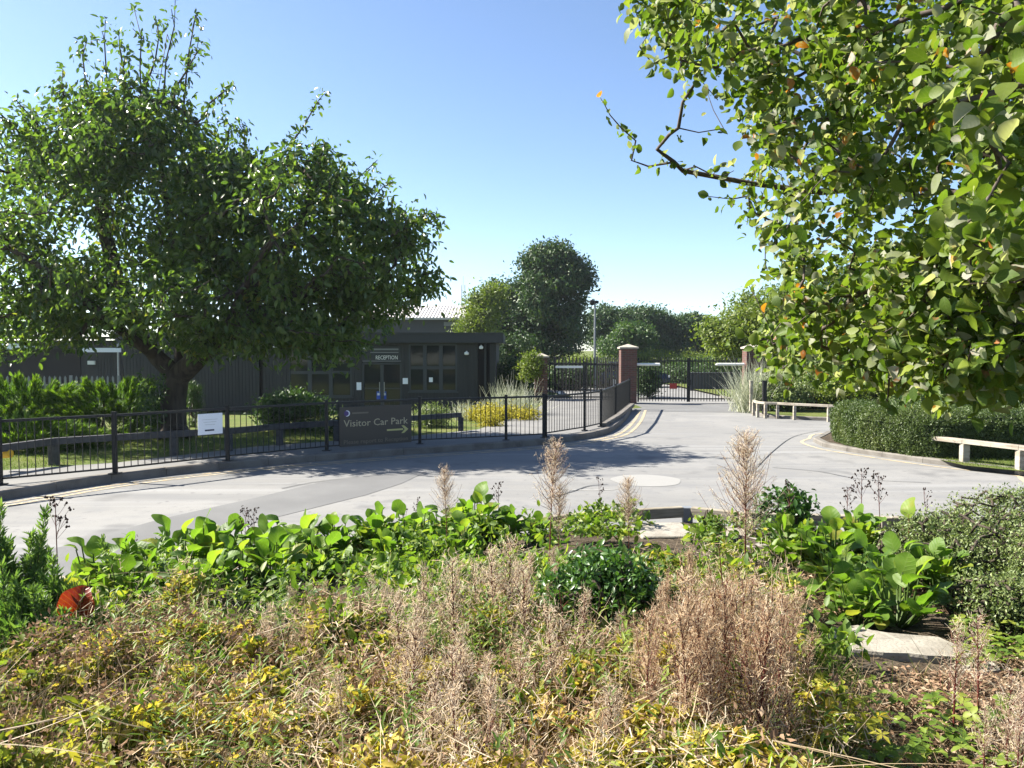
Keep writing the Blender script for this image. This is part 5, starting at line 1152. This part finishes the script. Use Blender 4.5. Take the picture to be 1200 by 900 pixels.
row2 = [(930, 6.9, 1.2, 'glossy bergenia clump at the left end of the right-hand group, beside the tall pale plume'), (975, 6.6, 1.25, 'upright glossy bergenia clump in the middle of the right-hand group'), (1010, 7.2, 1.1, 'bergenia clump at the back of the right-hand group under the dark seed heads'), (1040, 6.0, 1.2, 'large-leaved bergenia clump nearest the grey-green shrub'), (1055, 5.35, 1.25, 'broad-leaved bergenia clump overhanging the stone slab'), (985, 5.8, 1.05, 'bergenia clump left of and behind the stone slab, next to the dry willowherb'), (1100, 6.0, 1.0, 'bergenia clump pushing through the grey-green shrub'), (1005, 5.3, .8, 'small bergenia clump at the left corner of the stone slab')]
for k, (px, y, s, lab) in enumerate(row2):
    put(bp1, k + 1, at_bed(px, y), rng.uniform(0, 6.28), s * .95, lab, 'bergenias in the right-hand group')
# the reddened leaf and the upright pale leaf
def one_leaf(name, label, px, py, y, s, dirv, nv, m, cat='leaf', t=T_BERG[0], tint=.35, ):
    b = at_bed(px, y); tipz = A(px, py, y); r_ = thing(name, label, cat, b); h = tipz.z - b.z
    d = unit(np.array(dirv, float)); st = np.array([0, 0, max(h - d[2] * s, .05)])
    lf = leaf_mesh('leaf_blade', [(t, st[None], basis(d[None], np.array([nv], float)), s, np.array([tint]), 0)], m, r_, smooth=True); md = lf.modifiers.new('s', 'SUBSURF'); md.levels = md.render_levels = 2
    mb = MB(); mb.tube([(0, 0, -.02), (.01, .01, st[2] * .5), tuple(st + d * s * .2)], [.009, .007, .004], 6, cap=False); mb.build('leaf_stalk', L['redstem'], r_); return r_
one_leaf('red_leaf', 'large red and orange bergenia leaf standing beside the upright conifer', 86, 688, 4.85, .25, (.12, .15, .9), (.1, -1, .12), L['redleaf'], t=T_BERG[2])
one_leaf('pale_leaf', 'bright pale green upright leaf in front of the grey-green shrub', 1066, 584, 6.6, .17, (-.12, .1, 1), (-.95, -.35, .2), L['bergenia'], t=T_BERG[1], tint=.85)
one_leaf('dark_leaf', 'long dark green leaf leaning right below the bright pale upright leaf', 1085, 640, 6.1, .24, (-.6, .1, .75), (.5, -.6, .5), L['bergenia'], t=T_BERG[2], tint=.1)
one_leaf('ochre_leaf', 'orange-edged green leaf standing in the middle of the bergenia row', 330, 652, 6.75, .16, (.3, -.1, .8), (-.2, -1, .3), L['redleaf'], t=T_BERG[0], tint=.95)

# dark dried flower stalks
def seed_stalk(name, n, seed, h, spread_):
    r = np.random.default_rng(seed); r_ = thing(name, 'x', 'dried flower'); mb = MB(); ms = MB(); bx, by = r.normal(size=2) * .05
    stem = [(0, 0, 0), (bx * .3, by * .3, h * .4), (bx, by, h * .8), (bx * 1.2, by * 1.2, h)]; ms.tube(stem, [.006, .005, .004, .003], 6)
    for k in range(n):
        t = r.uniform(.62, 1); a = r.uniform(0, 6.28); L0 = spread_ * (1.25 - t) * r.uniform(.5, 1.4); p = np.array([bx * t, by * t, h * t]); e = p + [math.cos(a) * L0, math.sin(a) * L0, L0 * r.uniform(.8, 1.6)]
        ms.tube([p, (p + e) / 2 + [0, 0, -.004], e], .0018, 4)
        for q in range(3):
            c = e + r.normal(size=3) * .011; s = r.uniform(.006, .012); mb.lathe((c[0], c[1], c[2] - s), [(s * .2, 0), (s, s * .7), (s * .85, s * 1.4), (s * .3, s * 2.3)], 6)
    ms.build('stem', L['redstem'], r_); mb.build('seed_head', L['seedhead'], r_, smooth=True); return r_
sps = [seed_stalk('dried_flower_stalk', 16, 4, 1.0, .2), seed_stalk('dried_flower_stalk', 20, 8, 1.0, .17), seed_stalk('dried_flower_stalk', 11, 15, 1.0, .14)]
spots = [(66, 590, 5.9, 0, 'tall dark seed stalk rising above the red leaf'), (160, 628, 6.9, 2, 'small dark seed stalk above the left bergenias'), (255, 622, 7.0, 1, 'dark dried seed stalk just left of the tallest pair'), (284, 600, 7.0, 1, 'tall dark branching seed stalk left of the big dark bergenia leaf'), (297, 601, 7.1, 0, 'tall dark seed stalk close against its twin left of the big dark leaf'), (386, 608, 7.5, 2, 'dark seed stalk right of the big dark bergenia leaf'), (375, 622, 7.4, 1, 'short brown seed stalk leaning beside a yellow leaf'), (472, 598, 8.1, 2, 'thin dark seed stalk left of centre on the road, lower of two'), (487, 586, 8.1, 2, 'thin dark seed stalk left of centre on the road, upper of two'), (584, 570, 8.2, 0, 'leaning dark seed stalk left of the tall pinkish plume'), (562, 584, 8.2, 2, 'small dark seed stalk beside the leaning one'), (707, 562, 8.6, 2, 'thin dark seed stalk just left of the white road disc'), (992, 572, 7.4, 1, 'first dark seed stalk from the left behind the right bergenias'), (1010, 556, 7.4, 0, 'tallest dark seed stalk behind the right bergenias'), (1033, 560, 7.3, 1, 'right leaning dark seed stalk behind the right bergenias'), (1090, 576, 7.6, 2, 'tiny dark seed stalk beside the bright pale leaf'), (925, 566, 7.2, 2, 'reddish dark bud stalk beside the tall pale plume')]
for k, (px, py, y, v, lab) in enumerate(spots):
    b = at_bed(px, y); put(sps, v, b, rng.uniform(0, 6.28), max(A(px, py, y).z - b.z, .2), lab, 'dark dried flower stalks')

# willowherb gone to seed
def plume(seed, n, h, spread_, mats, start=.35, n_pod=10, podl=.05, w_=.0026, upw=1.0):
    r = np.random.default_rng(seed); r_ = thing('willowherb', 'x', 'dried plant'); ms = MB(); bx, by = r.normal(size=2) * .06 * h
    path = lambda t: np.array([bx * t * t, by * t * t, h * t]); ms.tube([path(t) for t in np.linspace(0, 1, 7)], [.006, .006, .005, .004, .003, .002, .001], 5, cap=False)
    P0, D, Ln = [], [], []
    for k in range(n):
        t = start + (1 - start) * r.random() ** .85; a = r.uniform(0, 6.28); L0 = spread_ * (1.12 - t) / (1.12 - start) * r.uniform(.5, 1.2) + .025; d = np.array([math.cos(a), math.sin(a), upw * r.uniform(.6, 1.5)]); d /= np.linalg.norm(d); p = path(t)
        e1 = r.normal(size=3) * L0 * .07; up_ = np.array([0, 0, L0 * r.uniform(.0, .3)]); ms.tube([p, p + d * L0 * .5 + e1, p + d * L0 + up_], [.002, .0014, .0008], 3, cap=False)
        m_ = int(n_pod * (.5 + L0 / spread_)) + 2; u = r.random(m_); P0.append(p + d * L0 * u[:, None] + up_ * (u * u)[:, None] + r.normal(size=(m_, 3)) * .008); D.append(d * .5 + r.normal(size=(m_, 3)) * .95 + [0, 0, .3]); Ln.append(podl * r.uniform(.4, 1.2, m_))
    P0, D, Ln = np.concatenate(P0), np.concatenate(D), np.concatenate(Ln); n_ = len(P0)
    V, f = ribbons(P0, D, Ln, w_ * (.7 + .6 * rng.random(n_)), bend=.022, seg=3, taper=False)
    ms.build('stem', L['redstem'], r_); ribbon_mesh('seed_head', [(V, f, np.clip(r.normal(.5, .28, n_), 0, 1), 0)], mats, r_); return r_
tallp = [plume(31, 150, 1.0, .33, L['palepod'], .34, 26, .028, .0016, .9), plume(32, 110, 1.0, .24, L['palepod'], .5, 18, .026, .0016, 1.0)]
for k, (px, py, y, v, lab) in enumerate([(874, 512, 6.0, 0, 'tallest pale feathery willowherb plume right of centre'), (644, 522, 6.6, 1, 'tall pinkish willowherb plume standing against the road in the centre'), (524, 552, 7.0, 1, 'slim pale willowherb with branched tip against the road left of centre'), (737, 562, 7.4, 0, 'small airy willowherb plume below the white road disc'), (655, 572, 6.5, 1, 'shorter willowherb plume just right of the tall pinkish one')]):
    b = at_bed(px, y); put(tallp, v, b, rng.uniform(0, 6.28), A(px, py, y).z - b.z, lab, 'tall willowherb plumes')
pk = [plume(s, 44, .7, .2, L['pod'], .2, 17, .034, .002, 2.0) for s in (41, 42, 43)]
for k in range(54):
    px = rng.uniform(752, 972); y = 3.0 + 2.3 * rng.random() ** 1.25; px = px if y > 5.0 or px < 950 else 950 - 60 * rng.random(); top = np.interp(px, [750, 790, 840, 885, 930, 980], [700, 632, 668, 640, 668, 745]) + rng.uniform(-30, 120) * rng.random() + max(0, (5.0 - y)) * 24
    b = at_bed(px, y); hgt = np.clip(A(px, top, y).z - b.z, .4, 1.1) * rng.uniform(.82, 1.08); put(pk, k, b, rng.uniform(0, 6.28), hgt / .7, 'pinkish brown willowherb gone to seed in the dense clump right of centre', 'dense clump of willowherb right of centre')
pl = [plume(s, 40, .6, .2, L['palepod'], .22, 15, .032, .0019, 1.4) for s in (51, 52, 53)]
for k in range(74):
    px = rng.uniform(300, 750); y = rng.uniform(2.8, 5.6); top = np.interp(px, [300, 400, 500, 650, 740], [740, 690, 640, 622, 680]) + rng.uniform(-10, 70) + max(0, (5.0 - y)) * 55
    b = at_bed(px, y); hgt = np.clip(A(px, top, y).z - b.z, .3, .9); put(pl, k, b, rng.uniform(0, 6.28), hgt / .6, 'thin straw-pale willowherb gone to seed in the middle of the bed', 'thin willowherb scattered through the middle of the bed')
for k in range(6):
    px = rng.uniform(1105, 1240); y = rng.uniform(2.9, 3.9); b = at_bed(px, y); put(pl, k, b, rng.uniform(0, 6.28), rng.uniform(.3, .55) / .6, 'short straw-pale willowherb gone to seed in the bottom right corner', 'short willowherb in the bottom right corner')
# red stems near the bottom centre
def red_stem(px, y, top, lab):
    b = at_bed(px, y); h = A(px, top, y).z - b.z; r_ = thing('withered_herb', lab, 'withered plant', b, group='bare red stems'); mb = MB()
    mb.tube([(0, 0, 0), (.01, 0, h * .5), (-.02, .01, h)], [.006, .005, .002], 6)
    for k in range(7):
        t = .3 + .1 * k; a = rng.uniform(0, 6.28); mb.tube([(0, 0, h * t), (math.cos(a) * .05, math.sin(a) * .05, h * t + .05)], [.003, .001], 4)
    mb.build('stalk', L['redstem'], r_); return r_
for px, y, top, lab in ((613, 3.6, 800, 'bare red stem at the bottom centre, tallest of its group'), (600, 3.5, 830, 'short red stem left of the tallest bottom-centre one'), (660, 4.4, 690, 'dark red stem beside the glossy evergreen'), (515, 3.8, 770, 'dark red-brown stem left of the bottom centre'), (847, 5.0, 640, 'red stem in the dense willowherb clump, left one'), (760, 4.6, 720, 'red stem at the right edge of the glossy evergreen')): red_stem(px, y, top, lab)

# glossy evergreen, rose-like shrub, conifer, prostrate shrub
def bed_shrub(name, label, px, y, dx, top, m, n, leaf, tmpl, tips, spread=.07, gap=.2, dpt=None, up=.3, r_trunk=.015, cat='shrub', group=None, lumps=3, shell=.8):
    b = at_bed(px, y); k = y / F; H = A(px, top, y).z - b.z; bl = [((0, 0, H * .5), (dx * k, dpt or dx * k * .8, H * .5), shell, 3)]
    for i in range(lumps): bl.append(((rng.uniform(-.6, .6) * dx * k, rng.uniform(-.4, .4) * dx * k, H * rng.uniform(.4, .72)), (dx * k * .45, dx * k * .4, H * .28), shell, 1))
    return tree(name, label, cat, (b.x, b.y), b.z, H, bl, m, n, leaf, r_trunk, tips, tmpl, spread=spread, gap=gap, holes=5, up=up, group=group)
bed_shrub('evergreen_shrub', 'low glossy dark evergreen shrub in the middle of the bed', 708, 4.9, 68, 650, L['evergreen'], 8500, .042, T_OVAL, 240, gap=.12)
bed_shrub('leafy_shrub', 'dark leafy rose-like shrub right of the tall pale plume', 920, 7.3, 34, 574, L['evergreen'], 1300, .06, T_OVAL, 70, spread=.06, gap=.3)
bed_shrub('leafy_shrub', 'small leafy weed at the end of the timber edging', 826, 8.0, 16, 612, L['green_cover'], 900, .05, T_OVAL, 50, spread=.06, gap=.3)
for px, y, dx, top, n, lab in ((1130, 6.4, 100, 598, 15000, 'broad grey-green prostrate shrub at the right, front mass'), (1190, 7.3, 90, 574, 15000, 'higher grey-green prostrate shrub at the right edge'), (1165, 5.2, 60, 672, 7500, 'low grey-green shrub tumbling towards the stone slab'), (1255, 5.8, 70, 600, 9000, 'grey-green shrub cut by the right picture edge')):
    bed_shrub('prostrate_shrub', lab, px, y, dx, top, L['cotoneaster'], n, .026, T_SMALL, 420, spread=.05, gap=.2, group='grey-green prostrate shrubs', lumps=5, up=.5, r_trunk=.007)
def upright_conifer(label, px, y, top, n_sp, seed, wid):
    b = at_bed(px, y); H = A(px, top, y).z - b.z; r_ = thing('upright_conifer', label, 'conifer', b, group='upright feathery conifers'); r = np.random.default_rng(seed)
    mb = MB(); Q, D, Tt = [], [], []
    for k in range(n_sp):
        a = r.uniform(0, 6.28); rr = wid * math.sqrt(r.random()); bx, by = math.cos(a) * rr, math.sin(a) * rr; h = H * ((1 - .4 * rr / wid) * r.uniform(.75, 1.0) if k else 1.0); lean = r.normal(size=2) * .04
        path = lambda t: np.array([bx * (.25 + .75 * t) + lean[0] * t, by * (.25 + .75 * t) + lean[1] * t, h * t]); mb.tube([path(t) for t in (0, .35, .7, 1)], [.006, .005, .003, .001], 4, cap=False)
        m_ = int(330 * h); t = r.random(m_) ** .8 * .92 + .08; a2 = r.uniform(0, 6.28, m_); rad_ = .045 * (1.12 - t)
        p = np.array([path(x) for x in t]); o_ = np.stack([np.cos(a2), np.sin(a2), 0 * a2], 1); Q.append(p + o_ * (rad_ * r.random(m_))[:, None]); D.append(o_ * .75 + [0, 0, 1.0]); Tt.append(np.clip(.25 + .45 * t + .25 * r.normal(size=m_), 0, 1))
    Q, D, Tt = np.concatenate(Q), np.concatenate(D), np.concatenate(Tt)
    mb.build('stem', M['twig'], r_); leaf_mesh('foliage', [(T_LONG, Q, basis(D + r.normal(size=D.shape) * .25, r.normal(size=D.shape) + D * .1), .05 * (.6 + .8 * r.random(len(Q))), Tt, 0)], L['conifer'], r_); return r_
for px, y, top, ns, wd_, lab in ((-6, 5.2, 590, 20, .16, 'tallest upright feathery conifer at the left picture edge'), (30, 5.3, 600, 22, .17, 'upright feathery conifer beside the left picture edge'), (62, 5.1, 650, 20, .15, 'shorter upright conifer left of the red leaf'), (12, 4.7, 660, 24, .18, 'front upright conifer in the left foreground'), (52, 4.6, 690, 20, .15, 'low front conifer below the red leaf'), (84, 4.9, 690, 16, .13, 'broad low conifer in front of the red leaf stalk'), (134, 6.2, 632, 5, .06, 'tiny pointed conifer shoot among the left bergenias')):
    upright_conifer(lab, px, y, top, ns, int(px) + 200, wd_)

# ------------------------------------------------------------------ the whitebeam leaning in from the right
wb = thing('whitebeam_tree', 'large round-leaved tree reaching in from the top right', 'tree', (0, 0, 0))
tb = np.array([4.3, 3.9, float(bed_z(4.3, 3.9))])
def V3(px, py, y): return np.array(A(px, py, y))
base = [[tb, tb + [-.05, 0, 1.0], tb + [-.15, .05, 1.9], V3(1330, 240, 4.0)],
        [V3(1330, 240, 4.0), V3(1215, 195, 3.9), V3(1150, 130, 4.0), V3(1080, 70, 4.2), V3(1010, 20, 4.4)],
        [V3(1215, 195, 3.9), V3(1120, 165, 4.2), V3(1040, 110, 4.5), V3(960, 75, 4.7), V3(900, 45, 4.8)],
        [V3(1330, 240, 4.0), V3(1180, 240, 4.6), V3(1080, 300, 5.0), V3(1010, 370, 5.2), V3(950, 420, 5.3)],
        [V3(1180, 240, 4.6), V3(1060, 215, 5.0), V3(960, 225, 5.2), V3(880, 215, 5.2), V3(800, 200, 5.1)],
        [V3(1330, 240, 4.0), V3(1260, 330, 3.4), V3(1180, 380, 3.2), V3(1120, 430, 3.2)],
        [tb + [-.15, .05, 1.9], V3(1420, 60, 3.3), V3(1300, -20, 3.0), V3(1200, 20, 2.7)]]
poly = [(760, -60), (738, 20), (760, 60), (800, 98), (850, 100), (880, 135), (905, 175), (868, 205), (860, 230), (905, 280), (925, 325), (888, 395), (900, 432), (1010, 445), (1060, 455), (1110, 440), (1200, 455), (1260, 460), (1330, 300), (1330, -80)]
def inpoly(x, y):
    ins = np.zeros(len(x), bool)
    for (ax, ay), (bx, by) in zip(poly, poly[1:] + poly[:1]):
        c = (ay > y) != (by > y); xi = ax + (y - ay) / ((by - ay) or 1e-9) * (bx - ax); ins ^= c & (x < xi)
    return ins
qx = rng.uniform(730, 1330, 4000); qy = rng.uniform(-80, 470, 4000); yy = 3.0 + 2.9 * rng.random(4000) - np.clip((qx - 950) / 400, 0, 1) * .9 * rng.random(4000)
ok = inpoly(qx, qy); qx, qy, yy = qx[ok], qy[ok], yy[ok]
P = np.array([A(a, b, c) for a, b, c in zip(qx, qy, yy)]); ok = noise3(P, 5, 71) > .36 - .12 * (qx > 980); P = P[ok][:600]
near = np.array([A(a, b, c) for a, b, c in zip(rng.uniform(1120, 1290, 26), rng.uniform(-20, 340, 26), rng.uniform(2.0, 2.8, 26))] + [A(a, b, c) for a, b, c in zip(rng.uniform(1060, 1230, 70), rng.uniform(300, 455, 70), rng.uniform(2.9, 3.9, 70))])
arm = np.array([V3(*q) for q in [(835, 205, 5.1), (815, 195, 5.0), (790, 190, 5.0), (770, 175, 5.0), (745, 165, 5.0), (728, 150, 4.95), (715, 135, 4.9), (706, 118, 4.9), (760, 195, 5.1), (740, 188, 5.1), (860, 200, 5.0), (870, 215, 5.1), (885, 250, 5.0), (850, 190, 5.2), (845, 208, 5.0), (890, 190, 5.1), (750, 30, 4.6), (745, 12, 4.6), (775, 50, 4.6), (800, 120, 4.7), (795, 150, 4.7), (830, 112, 4.8), (765, 75, 4.6), (1040, 470, 3.6), (1030, 455, 3.7), (1075, 462, 3.5), (1062, 440, 3.5)] + [(a + rng.normal() * 14, b_ + rng.normal() * 14, 4.2 + .7 * rng.random()) for a, b_ in [(745, 40), (735, 5), (755, 60), (780, 80), (812, 105), (840, 120), (865, 150), (858, 225), (870, 245), (885, 262), (900, 300), (905, 330), (892, 360), (880, 385), (885, 415), (900, 425), (930, 440), (960, 452), (990, 455), (820, 90), (790, 65), (760, 20), (850, 240), (895, 345), (885, 400), (915, 418)]]])
X, par, kids, rad, ti = grow(base, np.concatenate([P, near, arm]), .085, .0022, seg=.2, wig=.09, power=.52, late=len(arm))
wood(X, kids, rad, 'trunk', M['twig'], wb, flare=1.3)
tips, ptip = X[ti], X[par[ti]]
sets = []; N = 0
armset = np.min(np.linalg.norm(tips[:, None] - arm[None], axis=2), axis=1) < .02
for g in range(5):
    per = 8
    msel = ~armset; a = np.repeat(ptip[msel], per, 0); b = np.repeat(tips[msel], per, 0)
    a = np.concatenate([a, np.repeat(ptip[armset], 1, 0)]); b = np.concatenate([b, np.repeat(tips[armset], 1, 0)]); n_ = len(a)
    t = rng.random(n_) ** .7 * 1.05; ax = unit(b - a); o_ = rand_dirs(n_); Q = a + (b - a) * t[:, None] + o_ * .03 * rng.random(n_)[:, None]
    cl = rng.normal(size=(n_, 3)) * .055; cl[-int(armset.sum()) or None:] *= .3; Q = Q + cl
    D = o_ * .9 + ax * .5 + [0, 0, -.2]; Nn = rand_dirs(n_) * .8 + [-.25, 0, .6]
    sets.append((T_ROUND[g], Q, basis(D, Nn),     .054 * (.42 + .8 * rng.random(n_)), np.clip(rng.beta(1.4, 1.5, n_), 0, 1), 0)); N += n_
leaf_mesh('crown', sets, L['whitebeam'], wb, smooth=True)
cr = MB()
for k in range(40):
    p = P[rng.integers(len(P))]
    for q in range(4):
        c = p + rng.normal(size=3) * .02; cr.lathe((c[0], c[1], c[2]), [(.002, -.007), (.007, -.003), (.0075, .002), (.003, .007)], 7)
cr.build('berries', mat('green berries', (.2, .22, .06), .5), wb, smooth=True)

# ------------------------------------------------------------------ thin summer haze in the air
hz = bpy.data.materials.new('summer haze'); hz.use_nodes = True; hz.node_tree.nodes.remove(hz.node_tree.nodes['Principled BSDF'])
pv = hz.node_tree.nodes.new('ShaderNodeVolumePrincipled'); pv.inputs['Density'].default_value = .0003; pv.inputs['Color'].default_value = (.85, .92, 1, 1); pv.inputs['Anisotropy'].default_value = .45
hz.node_tree.links.new(pv.outputs[0], hz.node_tree.nodes['Material Output'].inputs['Volume'])
mb = MB(); mb.box((0, 60, 6), (300, 190, 16)); tag(mb.build('haze', hz), kind='stuff')
